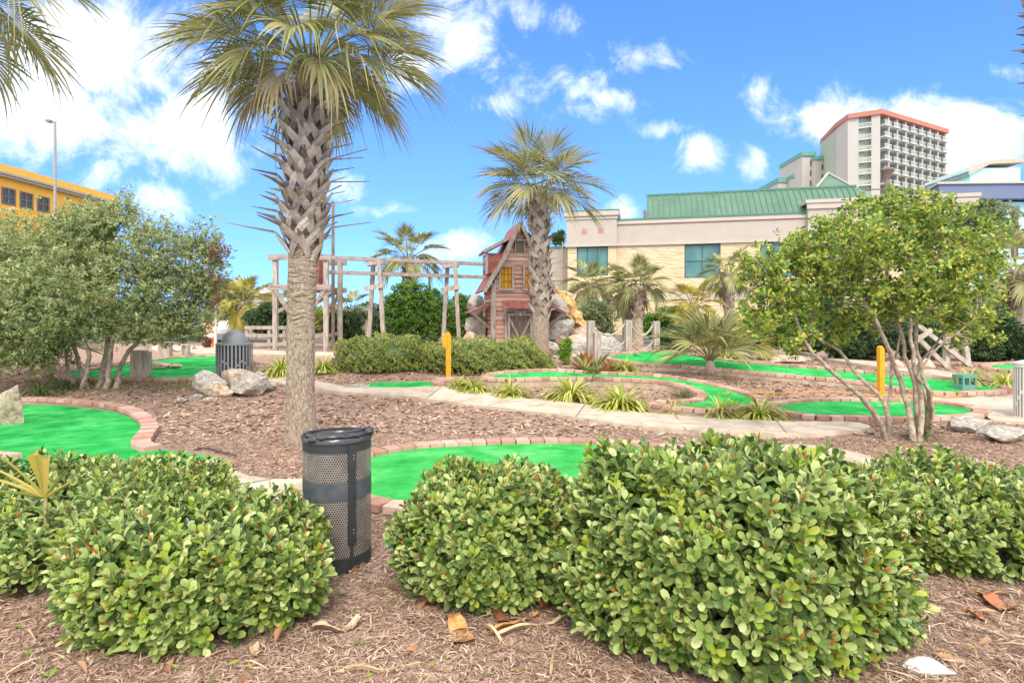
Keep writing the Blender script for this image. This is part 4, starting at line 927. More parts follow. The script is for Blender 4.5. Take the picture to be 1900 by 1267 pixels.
def brom(px, py, sc, lb, seed):
    p = hit(px, py); rr = random.Random(seed); root = thing('rust_plant', lb, 'plant', tuple(p), 0, 'rust coloured plants'); b = MB()
    for i in range(26):
        q = i/26; a = i*2.4; el = R(80-60*q); l = .42*sc*rr.uniform(.8, 1.1)
        d = Vector((math.cos(a)*math.cos(el), math.sin(a)*math.cos(el), math.sin(el))); s = Vector((-math.sin(a), math.cos(a), 0)); rows = []
        for j in range(6):
            t = j/5; w_ = .045*sc*math.sin(math.pi*(.15+.85*t))**.7*(1 if t < 1 else .02); c = d*l*t-Vector((0, 0, .18*l*t*t)); n_ = s.cross(d)*-.4*w_
            rows += [tuple(c-s*w_+n_), tuple(c), tuple(c+s*w_+n_)]
        b.add(rows, [(3*j+k, 3*j+3+k, 3*j+4+k, 3*j+1+k) for j in range(5) for k in (0, 1)])
    b.build('leaves', M['brom'], root)
brom(1085,690,1.5,'larger rust orange plant beside the light green shrub',1); brom(1127,692,.9,'smaller rust orange plant right of the larger one',2)
# yellow fan leaf poking out of the left bush
root = thing('palm_seedling', 'yellow green pleated fan leaf standing up out of the left bush', 'palm seedling', (-2.74, 3.42, 0)); b = MB()
for i, (a, l, w_) in enumerate([(-.02,.30,.030),(.07,.29,.028),(.14,.28,.028),(.22,.27,.024),(-.75,.42,.012),(-.95,.46,.014),(-1.2,.44,.013),(.8,.3,.012),(-.5,.38,.010),(1.1,.25,.010)]):
    o3 = Vector((0, 0, .52)); d = Vector((math.sin(a-.12), -.15, math.cos(a-.12))); s = Vector((d.z, 0, -d.x)); rows = []
    for j in range(5):
        t = j/4; ww = w_*(.45+.75*t) if i < 4 else w_*(1-t*.8); c = o3+d*l*t-Vector((0, 0, .12*l*t*t)); rows += [tuple(c-s*ww), tuple(c+Vector((0,-.012,0))), tuple(c+s*ww)]
    b.add(rows, [(3*j+k, 3*j+3+k, 3*j+4+k, 3*j+1+k) for j in range(4) for k in (0, 1)])
b.build('leaves', M['frond_yellow'], root); b = MB(); b.tube([(0,0,0),(0,0,.54)], [.014,.009], 6); b.build('stem', M['petiole'], root)
# ------------------------------------------------------------------ buildings
def part(name, mat, parent, boxes=(), bevel=0, **k):
    b = MB()
    for c, s in boxes: b.box(c, s)
    return b.build(name, M[mat] if isinstance(mat, str) else mat, parent, bevel=bevel, **k)
def bx(x0, x1, y0, y1, z0, z1): return (((x0+x1)/2, (y0+y1)/2, (z0+z1)/2), (x1-x0, y1-y0, z1-z0))
def window(parent, x0, x1, z0, z1, y, cols, rows, glass, frame, fw=.08, name='window', dep=.10, sill=None):
    """opening in a wall whose outside faces -y at y; frame proud, pane behind it"""
    f = [bx(x0, x0+fw, y-.04, y+dep, z0, z1), bx(x1-fw, x1, y-.04, y+dep, z0, z1), bx(x0+fw, x1-fw, y-.04, y+dep, z0, z0+fw), bx(x0+fw, x1-fw, y-.04, y+dep, z1-fw, z1)]
    for i in range(1, cols): xx = x0+(x1-x0)*i/cols; f.append(bx(xx-fw*.35, xx+fw*.35, y-.02, y+dep*.8, z0+fw, z1-fw))
    for i in range(1, rows): zz = z0+(z1-z0)*i/rows; f.append(bx(x0+fw, x1-fw, y-.018, y+dep*.78, zz-fw*.35, zz+fw*.35))
    w_ = part(name, frame, parent, f); part('pane', glass, w_, [bx(x0+fw*.5, x1-fw*.5, y+.03, y+.05, z0+fw*.5, z1-fw*.5)]); return w_
def wall_with_holes(mb, x0, x1, z0, z1, y0, y1, holes):
    """boxes of a wall between x0..x1 leaving rectangular holes (hx0,hx1,hz0,hz1) side by side"""
    x = x0
    for hx0, hx1, hz0, hz1 in sorted(holes):
        if hx0 > x: mb.box(*bx(x, hx0, y0, y1, z0, z1))
        if hz0 > z0: mb.box(*bx(hx0, hx1, y0, y1, z0, hz0))
        if hz1 < z1: mb.box(*bx(hx0, hx1, y0, y1, hz1, z1))
        x = hx1
    if x < x1: mb.box(*bx(x, x1, y0, y1, z0, z1))

# beige building
A = thing('beige_building', 'beige block and stucco building with a green metal roof and teal windows', 'building', (8.1, 45, .6), R(-12.3))
b = MB(); wall_with_holes(b, 0, 13.5, 0, 6.9, 0, .4, [(5.03,7.62,4.35,6.9),(10.4,13.0,4.35,6.9)]); wall_with_holes(b, 13.5, 24, 0, 6.9, -.02, .4, [(15.2,18,4.35,6.9)])
b.box(*bx(0, 24, .4, 14, 0, 6.85))
b.build('block_wall', M['block'], A)
b = MB(); b.box(*bx(0, 13.5, -.08, 13, 6.9, 8.85)); b.box(*bx(13.5, 24, -.5, 12, 6.9, 9.1)); b.build('stucco_band', M['stucco'], A)
part('moulding', 'stucco_trim', A, [bx(0, 13.48, -.16, -.08, 6.9, 7.08), bx(0, 13.48, -.18, -.08, 8.55, 8.72), bx(0, 24, -.10, 0, 3.55, 3.72), bx(0,24,-.06,0,2.7,3.32), bx(13.4, 24.1, -.62, -.5, 9.1, 9.5), bx(13.3,24.2,-.7,11,9.5,9.75)])
part('coping', 'green_trim', A, [bx(0, 13.4, -.12, .6, 8.85, 8.97)]); part('red_band', 'red_line', A, [bx(0, 24, -.08, 0, 3.40, 3.5), bx(0,13.4,-.11,-.081,8.46,8.52)])
for x0 in (5.03, 10.4, 15.2): window(A, x0, x0+2.6, 4.35, 6.9, .1, 2, 2, 'glass_teal', 'frame_dark', .09)
# corner tower
b = MB(); wall_with_holes(b, -3.75, 0, 4.0, 6.85, -.45, 0, [(-3.05,-.65,4.6,6.85)]); b.box(*bx(-3.75, -3.1, -.45, 0, 0, 4.0)); b.box(*bx(-.6, 0, -.45, 0, 0, 4.0)); b.box(*bx(-3.1,-.6,-.1,0,0,4.0))
b.box(*bx(-3.75, -3.4, 0, 6, 0, 6.85)); b.box(*bx(-3.4, 0, 1.0, 1.3, 0, 6.85)); b.build('tower_wall', M['block'], A)
part('tower_cap', 'stucco', A, [bx(-3.8, .02, -.55, 6, 6.85, 9.05)])
part('tower_cornice', 'stucco_trim', A, [bx(-3.9, .1, -.65, 6.1, 6.85, 7.0), bx(-3.88, .1, -.63, 6.1, 8.95, 9.15), bx(-4.0, .2, -.75, 6.2, 9.2, 9.55), bx(-3.95,.15,-.7,6.15,9.15,9.2)])
part('tower_coping', 'green_trim', A, [bx(-4.02, .22, -.77, 6.22, 9.55, 9.64)])
for xx in (-2.62, -1.42): part('tile', 'red_line', A, [bx(xx, xx+.4, -.57, -.55, 7.85, 8.25)])
window(A, -3.05, -.65, 4.6, 6.85, -.3, 3, 1, 'glass_teal', 'frame_dark', .07)
# arch
arch = MB(); n = 18; ro, ri = 1.42, 1.12; cx_, cz_ = -1.85, 1.7
v = [(cx_+rr*math.cos(math.pi*i/n), yy, cz_+rr*math.sin(math.pi*i/n)) for yy in (-.5, -.1) for rr in (ri, ro) for i in range(n+1)]
k = n+1; f = []
for i in range(n): f += [(i, i+1, k+i+1, k+i), (k+i, k+i+1, 3*k+i+1, 3*k+i), (2*k+i+1, 2*k+i, 3*k+i, 3*k+i+1), (i+1, i, 2*k+i, 2*k+i+1)]
arch.add(v, f); arch.build('arch', M['stucco_trim'], A)
b = MB(); b.extrude([(cx_+1.12*math.cos(math.pi*i/n), -.18, cz_+1.12*math.sin(math.pi*i/n)) for i in range(n+1)]+[(cx_-1.12, -.18, 0), (cx_+1.12, -.18, 0)], (0, .06, 0)); b.build('arched_window', M['glass_teal'], A)
# lower wing on the left and its rail
part('lower_wing', 'stucco', A, [bx(-9, -3.8, 2.5, 10, 0, 7.2)]); part('wing_coping', 'green_trim', A, [bx(-9.1, -3.8, 2.4, 10, 7.2, 7.35)])
part('terrace', 'block', A, [bx(-9, -3.8, -.3, 2.5, 0, 3.3)])
b = MB(); b.box(*bx(-9, -3.8, -.2, -.14, 4.25, 4.32)); b.box(*bx(-9, -3.8, -.2, -.14, 3.4, 3.46))
for i in range(26): b.box(*bx(-9+i*.2, -8.97+i*.2, -.185, -.155, 3.3, 4.25))
b.build('railing', M['green_trim'], A)
# green standing seam roof
b = MB(); prof = [(.1, 8.97), (2.2, 11.15), (2.35, 11.15), (2.6, 8.9)]
b.extrude([(2.3, y, z) for y, z in prof], (15.2, 0, 0)); b.build('roof', M['green_roof'], A)
b = MB(); sl = Vector((0, 2.1, 2.18)); 
for i in range(37):
    x = 2.35+i*.415; b.beam((x, .1-.02, 8.97+.03), (x, 2.2-.02, 11.15+.03), .05, .06, up=(0, -.7, .7))
b.build('roof_seam', M['green_trim'], A)
part('roof_ridge', 'green_trim', A, [bx(2.25, 17.5, 2.12, 2.4, 11.12, 11.26), bx(2.25, 17.5, 0, .14, 8.9, 9.02)])
b = MB(); b.add([(14.9,4,11),(18.6,4,11),(16.7,6,13.1),(14.9,8,11),(18.6,8,11)], [(0,1,2),(1,4,2),(4,3,2),(3,0,2)]); b.add([(17.5,.1,8.97),(17.5,2.2,11.15),(20.5,2.2,8.97)],[(0,2,1)]); b.build('pyramid_roof', M['green_roof'], A)
b = MB(); b.beam((14.8,3.95,11),(16.7,5.95,13.16),.16,.1); b.beam((18.7,3.95,11),(16.7,5.95,13.16),.16,.1); b.build('hip_trim', M['stucco_trim'], A)
part('scupper', 'wood_brown', A, [bx(2.0, 2.24, .5, 1.1, 8.97, 9.7)])
b = MB(); 
b.tube([(-4.5, 2.2, 0), (-4.5, 2.2, 7.7)], .06, 8); b.build('downpipe', M['stucco_trim'], A)

# hotel tower
gz = .6; H = thing('hotel_tower', 'tall white apartment tower with balconies and an orange roof edge', 'building', (93, 147, gz))
plan = [Vector(((1552-CX)/F*157-93, 157-147)), Vector(((1573-CX)/F*150.5-93, 150.5-147)), Vector((0, 0)), Vector(((1755-CX)/F*162-93, 15))]
back = [plan[3]+Vector((-8, 14)), plan[0]+Vector((3, 14))]
Ht = (600-213)/1080*147+EYE-gz
b = MB(); inn = []
def inset(p, q, d): t = (q-p).normalized(); return Vector((-t.y, t.x))*d       # into the building for plan order
core = [tuple(p) for p in plan[:2]]+[tuple(plan[2]+Vector((.25,1.9))), tuple(plan[3]+Vector((-.9,1.3)))]+[tuple(p) for p in back]
b.prism(core, 0, Ht); b.build('wall', M['hotel_green'], H)
b = MB()
def wallseg(p, q, th, z0, z1, mb):
    t = (q-p).normalized(); nrm = Vector((t.y, -t.x))
    mb.prism([tuple(p+nrm*.05), tuple(q+nrm*.05), tuple(q-nrm*th), tuple(p-nrm*th)], z0, z1)
p0, p1, p2, p3 = plan
wallseg(p0, p1, .6, 0, Ht, b); e = p1.lerp(p2, .34); wallseg(p1, e, .8, 0, Ht, b)      # blank end walls
e2 = p1.lerp(p2, .73); wallseg(e2, p2, 1.8, 0, Ht, b)                                # corner pier
dv = p3-p2; nb = 8
fr_ = [0]+[sum(([1.0, 1.0, 1.0, 1.0, 1.0, 1.0, 1.0, 1.0])[:i+1])/8 for i in range(8)]
for i in range(1, nb+1):
    c = p2+dv*fr_[i]; t = dv.normalized(); nrm = Vector((t.y, -t.x)); b.prism([tuple(c-t*.75+nrm*.1), tuple(c+t*.05+nrm*.1), tuple(c+t*.05-nrm*2.2), tuple(c-t*.75-nrm*2.2)], 0, Ht)
b.build('pier', M['hotel_white'], H)
rb = MB()
ov = [p0+Vector((-.5,-.3)), p1+Vector((-.3,-.6)), p2+Vector((.1,-.7)), p3+Vector((.6,-.4))]
rb.prism([tuple(p) for p in ov+back], Ht, Ht+1.2); rb.build('roof_edge', M['orange_roof'], H)
fl = 2.95; nf = int(Ht/fl)
for i in range(nf):
    z = Ht-fl*(i+1)+.15
    if z < 30: break
    # balconies on the chamfer recess
    t = (p2-p1).normalized(); nrm = Vector((t.y, -t.x)); bb = MB()
    bb.prism([tuple(e+nrm*.1), tuple(e2+nrm*.1), tuple(e2-nrm*.8), tuple(e-nrm*.8)], z, z+.22)
    for k in range(9): q = e.lerp(e2, (k+.5)/9); bb.prism([tuple(q-t*.05+nrm*.1), tuple(q+t*.05+nrm*.1), tuple(q+t*.05), tuple(q-t*.05)], z+.22, z+1.2)
    bb.prism([tuple(e+nrm*.12), tuple(e2+nrm*.12), tuple(e2), tuple(e)], z+1.15, z+1.28)
    bb.build('balcony', M['hotel_rail'], H)
    for j in range(nb):
        a = p2+dv*(fr_[j]+.003); c = p2+dv*(fr_[j+1])-dv.normalized()*.8; t = dv.normalized(); nrm = Vector((t.y, -t.x)); bb = MB()
        bb.prism([tuple(a+nrm*1.1), tuple(c+nrm*1.1), tuple(c-nrm*1.5), tuple(a-nrm*1.5)], z, z+.25)
        if nb*i+j < 95 or True:
            for k in range(6): q = a.lerp(c, (k+.5)/6); bb.prism([tuple(q-t*.06+nrm*1.1), tuple(q+t*.06+nrm*1.1), tuple(q+t*.06+nrm*1.0), tuple(q-t*.06+nrm*1.0)], z+.25, z+1.15)
        bb.prism([tuple(a+nrm*1.12), tuple(c+nrm*1.12), tuple(c+nrm*.98), tuple(a+nrm*.98)], z+1.1, z+1.25)
        bb.build('balcony', M['hotel_rail'], H)
# glass doors behind the balconies
gd = MB(); t = dv.normalized(); nrm = Vector((t.y, -t.x))
for i in range(nf):
    z = Ht-fl*(i+1)+.4
    if z < 30: break
    for j in range(nb):
        a = p2+dv*(fr_[j]+.035)-nrm*1.25; c = p2+dv*(fr_[j]+.08)-nrm*1.25; gd.prism([tuple(a), tuple(c), tuple(c-nrm*.3), tuple(a-nrm*.3)], z, z+2.0)
gd.build('balcony_door', M['glass_dark'], H)
part('roof_unit', 'pipe_grey', H, [bx(6, 8, 8, 10, Ht+1.2, Ht+2.1)])
# older wing left of the tower
W = thing('hotel_wing', 'lower pale hotel block with teal roof bands left of the tall tower', 'building', (100, 170, gz))
def pxb(x0, x1, y0, d, th, top_extra=0):
    xa, xb = (x0-CX)/F*d-100, (x1-CX)/F*d-100; return xa, xb, d-170, d-170+th, (600-y0)/F*d+EYE-gz
b = MB(); bw = MB(); bt = MB()
for (x0, x1, y0, d, cap) in [(1488,1512,284,170,6),(1512,1532,292,168,5),(1530,1556,302,172,5),(1470,1490,326,175,4),(1444,1472,332,178,7)]:
    xa, xb, ya, yb, z = pxb(x0, x1, y0, d, 14); b.box(*bx(xa, xb, ya, yb, 0, z)); c_ = cap/F*d; bt.box(*bx(xa-.2, xb+.2, ya-.4, yb, z-c_, z+.3))
    for i in range(1, 12):
        zz = z-c_-i*2.9
        if zz > 25: bw.box(*bx(xa+(xb-xa)*.62, xa+(xb-xa)*.85, ya-.06, ya, zz, zz+1.6))
b.build('wall', M['hotel_white'], W); bt.build('roof_band', M['teal_roof'], W); bw.build('windows', M['glass_dark'], W)
# blue building
B = thing('blue_building', 'aqua building with an indigo roof band and a small penthouse', 'building', (45, 60, .6))
def X60(px, d=60): return (px-CX)/F*d-45
def Z60(py, d=60): return (600-py)/F*d+EYE-.6
b = MB(); b.box(*bx(X60(1742), X60(2150), 0, 14, 0, Z60(375))); 
b.build('wall', M['aqua'], B)
b = MB(); b.prism([(X60(1742)-.4,-.6), (X60(2150),-1.6), (X60(2150),14), (X60(1700,66),6)], Z60(372), Z60(345)); b.build('roof_band', M['indigo'], B)
b = MB(); b.prism([(X60(1740)-.6,-.8), (X60(2150),-1.8), (X60(2150),14.2), (X60(1698,66),6)], Z60(345), Z60(341)); b.build('roof_edge', M['stucco_trim'], B)
b = MB(); b.box(*bx(X60(1705,66), X60(1742), 1.5, 13, 0, Z60(372))); b.build('side_wall', M['indigo'], B)
for px in (1752, 1790, 1830, 1872): window(B, X60(px), X60(px+18), Z60(425), Z60(382), -.05, 2, 1, 'glass_dark', 'stucco_trim', .12)
for px in (1752, 1790, 1830, 1872): window(B, X60(px), X60(px+18), Z60(480), Z60(440), -.05, 2, 1, 'glass_dark', 'stucco_trim', .12)
part('yellow_band', 'yellow_wall', B, [bx(X60(1745), X60(2100), -.12, 0, Z60(437), Z60(431))])
b = MB(); b.box(*bx(X60(1800,72), X60(1893,72), 12, 20, 9, Z60(312,72))); b.build('penthouse', M['aqua'], B)
b = MB(); b.add([(X60(1793,72),11.6,Z60(327,72)),(X60(1833,72),11.6,Z60(306,72)),(X60(1897,72),11.6,Z60(303,72)),(X60(1897,72),20,Z60(303,72)),(X60(1833,72),20,Z60(306,72)),(X60(1793,72),20,Z60(327,72))], [(0,1,4,5),(1,2,3,4)])
m_ = b.v[0].copy(); m_[:, 2] += .5; b.add(m_, [(5,4,1,0),(4,3,2,1)]); b.add(np.concatenate([b.v[0], m_]), [(0,6,7,1),(1,7,8,2),(2,8,9,3)]); b.build('penthouse_roof', M['taupe'], B)
part('low_block', 'stucco', B, [bx(X60(1840,52), X60(2000,52), -8, -4, 0, Z60(560,52))])
# yellow building
Y = thing('yellow_building', 'long mustard yellow building with a taupe cornice and small square windows', 'building', (-30.8, 35, .6))
q0 = Vector(((0-CX)/F*35+30.8, 0)); q1 = Vector(((215-CX)/F*44+30.8, 9)); t = (q1-q0).normalized(); ang = math.atan2(t.y, t.x)
Y.rotation_euler = (0, 0, ang); Ln = (q1-q0).length; zt = (600-305)/F*35+EYE-.6
def ty(px):   # along facade
    k = (px-CX)/F; P = Vector((-30.8, 35)); u_ = Vector((math.cos(ang), math.sin(ang))); return (k*P.y-P.x)/(u_.x-k*u_.y)
b = MB(); wins = []
for px in (2, 36, 68, 132, 163, 186): x = ty(px); wins.append((x, x+.95, zt-2.35, zt-1.3))
for px in (-40, -80): x = ty(px); wins.append((x, x+.9, zt-2.35, zt-1.3))
wall_with_holes(b, -12, Ln, 0, zt-.75, 0, .3, wins); b.box(*bx(-12, Ln, .3, 12, 0, zt-.75)); b.box(*bx(-12, Ln, -.25, 12, zt-.45, zt)); b.build('wall', M['yellow_wall'], Y)
part('cornice', 'taupe', Y, [bx(-12, Ln+.1, -.3, .2, zt-.75, zt-.6), bx(-12, Ln+.15, -.42, .2, zt-.6, zt-.45)])
for a_, c_, z0, z1 in wins: window(Y, a_, c_, z0, z1, .02, 2, 2, 'glass_dark', 'wood_brown', .10)
for px in (2, 36, 68, 132): x = ty(px); window(Y, x, x+1.1, zt-6.2, zt-4.2, -.03, 2, 2, 'glass_dark', 'wood_brown', .08)
# lamp posts
def lamp_post(label, px, pytop, d, arm=-.5, pole='pipe_grey', r=.07, group=None):
    p = at(px, 600, d); g = Tf(p.x, p.y); h = at(px, pytop, d).z-g; t = thing('lamp_post', label, 'lamp post', (p.x, p.y, g)); b = MB()
    b.tube([(0,0,-.1),(0,0,.4),(0,0,h)], [r*1.3, r, r*.75], 10); b.build('pole', M[pole], t)
    b = MB(); b.box((arm*.5, 0, h-.02), (abs(arm), .07, .06)); b.build('arm', M[pole], t)
    b = MB(); b.prism([(arm*2.2,-.16),(arm*.9,-.14),(arm*.9,.14),(arm*2.2,.16)], h-.04, h+.08); b.build('lamp_head', M['grey_metal'], t)
lamp_post('tall brown lamp post rising in front of the yellow building roof', 102, 226, 33, -.2, r=.09)
lamp_post('tall lamp post just right of the big palm trunk', 618, 378, 21, .01, pole='wood_brown', r=.07)
t = thing('street_lantern', 'brown street lantern above the bright leaved tree, in front of the hotel tower', 'street lamp', tuple(Vector((at(1646,600,30).x, 30, Tf(19, 30))))); zl = at(0, 312, 30).z-.62
b = MB(); b.tube([(0,0,0),(0,0,zl-.5)], .11, 10); b.build('pole', M['wood_brown'], t); b = MB(); b.lathe([(.10,zl-1.3),(.14,zl-.9),(.10,zl-.6),(.2,zl-.35)], 12); b.build('bracket', M['wood_brown'], t)
b = MB(); b.lathe([(.15,zl-.4),(.33,zl-.12),(.30,zl-.04),(.06,zl+.05)], 12); b.build('lamp_shade', M['wood_brown'], t); b = MB(); b.box((-.6,0,zl-1.1),(1.0,.06,.06)); b.build('arm', M['wood_brown'], t)

# ------------------------------------------------------------------ red wooden house
hp = at(964, 632, 19); hz = .90
Hs = thing('wooden_playhouse', 'small weathered red wooden house with yellow windows and a barn door', 'playhouse', (hp.x, 19, hz), R(11))
w2 = .87; Dp = 1.9; he = 1.95; hk = 1.54+(600-418)/F*19-hz     # eave height, ridge height
sd_ = MB(); rr = random.Random(4)
def prof_w(z):   # half width of the front gable at height z
    if z <= he: return w2
    return max(.03, w2*(1-(z-he)/(hk-he))**1.0)
nbd = 26; hb = hk/nbd
holes = [(-.64,-.26,1.78,2.46),(.16,.54,1.78,2.46)]
for i in range(nbd):
    z0, z1 = i*hb, (i+1)*hb; wl = prof_w((z0+z1)/2)-.02
    segs = [(-wl, wl)]
    hs_ = [(a, c) for a, c, u0, u1 in holes if z1 > u0+.02 and z0 < u1-.02]
    if z1 < 1.02: hs_.append((-.42, .42))
    for a, c in hs_:
        ns = []
        for s0, s1 in segs:
            if c <= s0 or a >= s1: ns.append((s0, s1)); continue
            if a > s0: ns.append((s0, a))
            if c < s1: ns.append((c, s1))
        segs = ns
    for s0, s1 in segs:
        if s1-s0 < .02: continue
        j = rr.uniform(-.003, .003); z0 += .012; sd_.add([(s0,-.034+j,z0+.004),(s1,-.034-j,z0+.004),(s1,.0,z0+.004),(s0,.0,z0+.004),(s0,-.022,z1-.002),(s1,-.022,z1-.002),(s1,0,z1-.002),(s0,0,z1-.002)], [(3,2,1,0),(4,5,6,7),(0,1,5,4),(1,2,6,5),(2,3,7,6),(3,0,4,7)])
    if z1 <= he+.01:
        for sx in (-1, 1):
            sd_.add([(sx*(w2+.05),.05,z0+.004),(sx*(w2+.05),Dp,z0+.004),(sx*w2,Dp,z0+.004),(sx*w2,.05,z0+.004),(sx*(w2+.015),.05,z1-.002),(sx*(w2+.015),Dp,z1-.002),(sx*w2,Dp,z1-.002),(sx*w2,.05,z1-.002)], [(0,1,5,4),(1,2,6,5),(2,3,7,6),(3,0,4,7),(4,5,6,7),(3,2,1,0)])
sd_.build('siding', M['siding'], Hs)
b = MB(); b.extrude([(-w2+.01,.01,0),(w2-.01,.01,0),(w2-.01,.01,he),(0,.01,hk-.06),(-w2+.01,.01,he)], (0, Dp-.02, 0)); b.build('inner_wall', M['wood_brown'], Hs)
part('corner_board', 'wood_grey', Hs, [bx(-w2-.07,-w2+.07,-.08,.06,0,he)]); part('corner_board', 'wood_grey', Hs, [bx(w2-.07,w2+.07,-.08,.06,0,he)])
rf = MB(); ov_ = .18
for sx in (-1, 1):
    e_ = Vector((sx*(w2+.30), 0, he-.28)); m__ = Vector((sx*w2*.62, 0, he+(hk-he)*.42)); r_ = Vector((0, 0, hk+.07)); nrm = Vector((sx*.85, 0, .5)).normalized()*.05
    for a, c in ((e_, m__), (m__, r_)): rf.extrude([a+Vector((0,-ov_,0)), c+Vector((0,-ov_,0)), c+nrm+Vector((0,-ov_,0)), a+nrm+Vector((0,-ov_,0))], (0, Dp+2*ov_, 0))
rfo = rf.build('roof', M['roof_red'], Hs)
b = MB()
for sx in (-1, 1):
    e_ = Vector((sx*(w2+.32), -ov_-.03, he-.30)); m__ = Vector((sx*w2*.62, -ov_-.03, he+(hk-he)*.42)); r_ = Vector((0, -ov_-.03, hk+.07)); b.beam(e_, m__, .05, .12); b.beam(m__, r_, .05, .12)
b.build('barge_board', M['wood_grey'], Hs)
# dormer on the left slope
b = MB(); b.box(*bx(-1.02,-.40,.35,1.35,he+.35,he+1.0)); dm = b.build('dormer', M['roof_red'], Hs)
b = MB(); b.extrude([(-1.12,.22,he+1.0),(-.18,.22,he+1.52),(-.18,.22,he+1.60),(-1.15,.22,he+1.08)], (0,1.26,0)); b.build('dormer_roof', M['roof_red'], dm)
b = MB(); b.beam((-1.14,.2,he+1.04),(-.18,.2,he+1.56),.05,.10); b.beam((-1.03,.32,he+.3),(-1.03,.32,he+1.05),.08,.08); b.build('dormer_trim', M['wood_grey'], dm)
part('dormer_window', 'glass_dark', dm, [bx(-1.04,-1.02,.55,1.15,he+.45,he+.9)])
for a, c, z0, z1 in holes:
    w_ = window(Hs, a, c, z0, z1, -.05, 3, 3, 'pane_lit', 'wood_yellow' if 'wood_yellow' in M else 'pane_lit', .03)
    part('casing', 'wood_grey', w_, [bx(a-.06,a,-.10,-.03,z0-.02,z1+.08), bx(c,c+.06,-.10,-.03,z0-.02,z1+.08), bx(a-.08,c+.08,-.105,-.03,z1+.002,z1+.07), bx(a-.08,c+.08,-.14,-.03,z0-.07,z0-.005)])
# gable vent
w_ = part('gable_vent', 'wood_brown', Hs, [bx(-.13,.13,-.07,-.03,2.95,3.3)]+[bx(-.12,.12,-.095,-.07,2.97+i*.055,3.0+i*.055) for i in range(6)])
part('vent_hood', 'wood_grey', w_, [bx(-.18,.18,-.16,-.03,3.31,3.36), bx(-.17,-.13,-.10,-.03,2.93,3.3), bx(.13,.17,-.10,-.03,2.93,3.3)])
# barn door
dr = part('barn_door', 'wood_brown', Hs, [bx(-.42+i*.084,-.42+(i+1)*.084-.006,-.07,-.03,.05,1.0) for i in range(10)])
b = MB()
for z in (.10, .93): b.box(*bx(-.41,-.01,-.10,-.072,z-.04,z+.04)); b.box(*bx(.01,.41,-.10,-.072,z-.04,z+.04))
b.beam((-.38,-.088,.86),(-.04,-.088,.17),.03,.07); b.beam((.38,-.088,.86),(.04,-.088,.17),.03,.07)
b.box(*bx(-.41,-.34,-.1,-.072,.14,.89)); b.box(*bx(.34,.41,-.1,-.072,.14,.89)); b.build('door_brace', M['wood_grey'], dr)
part('door_frame', 'wood_grey', Hs, [bx(-.50,-.43,-.10,-.02,0,1.05), bx(.43,.50,-.10,-.02,0,1.05), bx(-.5,.5,-.10,-.02,1.02,1.10)]); part('sign_bracket', 'white_paint', Hs, [bx(-.18,.18,-.14,-.11,.99,1.01), bx(-.02,.02,-.14,-.11,.88,.99)])
aw = MB(); aw.extrude([(-.58,-.62,1.10),(-.58,-.05,1.36),(-.58,-.05,1.39),(-.58,-.62,1.13)], (1.16,0,0)); a_ = aw.build('awning', M['roof_red'], Hs)
for sx in (-.56, .56): b = MB(); b.beam((sx,-.55,1.08),(sx,-.04,.72),.05,.05); b.beam((sx,-.6,1.09),(sx,-.04,1.32),.05,.05); b.build('awning_bracket', M['wood_grey'], a_)
for sx in (-1, 1):
    sh = MB(); sh.extrude([(sx*(w2+.04),.1,1.28),(sx*(w2+.75),.1,.98),(sx*(w2+.75),.1,1.02),(sx*(w2+.04),.1,1.32)], (0,1.5,0)); s_ = sh.build('side_awning', M['roof_red'], Hs)
    for y in (.15, 1.5): b = MB(); b.beam((sx*(w2+.68),y,1.0),(sx*(w2+.05),y,.45),.06,.08); b.beam((sx*(w2+.72),y,.97),(sx*(w2+.05),y,1.24),.05,.06); b.build('brace', M['wood_brown'], s_)
part('floor_deck', 'wood_grey', Hs, [bx(-1.3,1.3,-.5,2.1,-.12,0)])

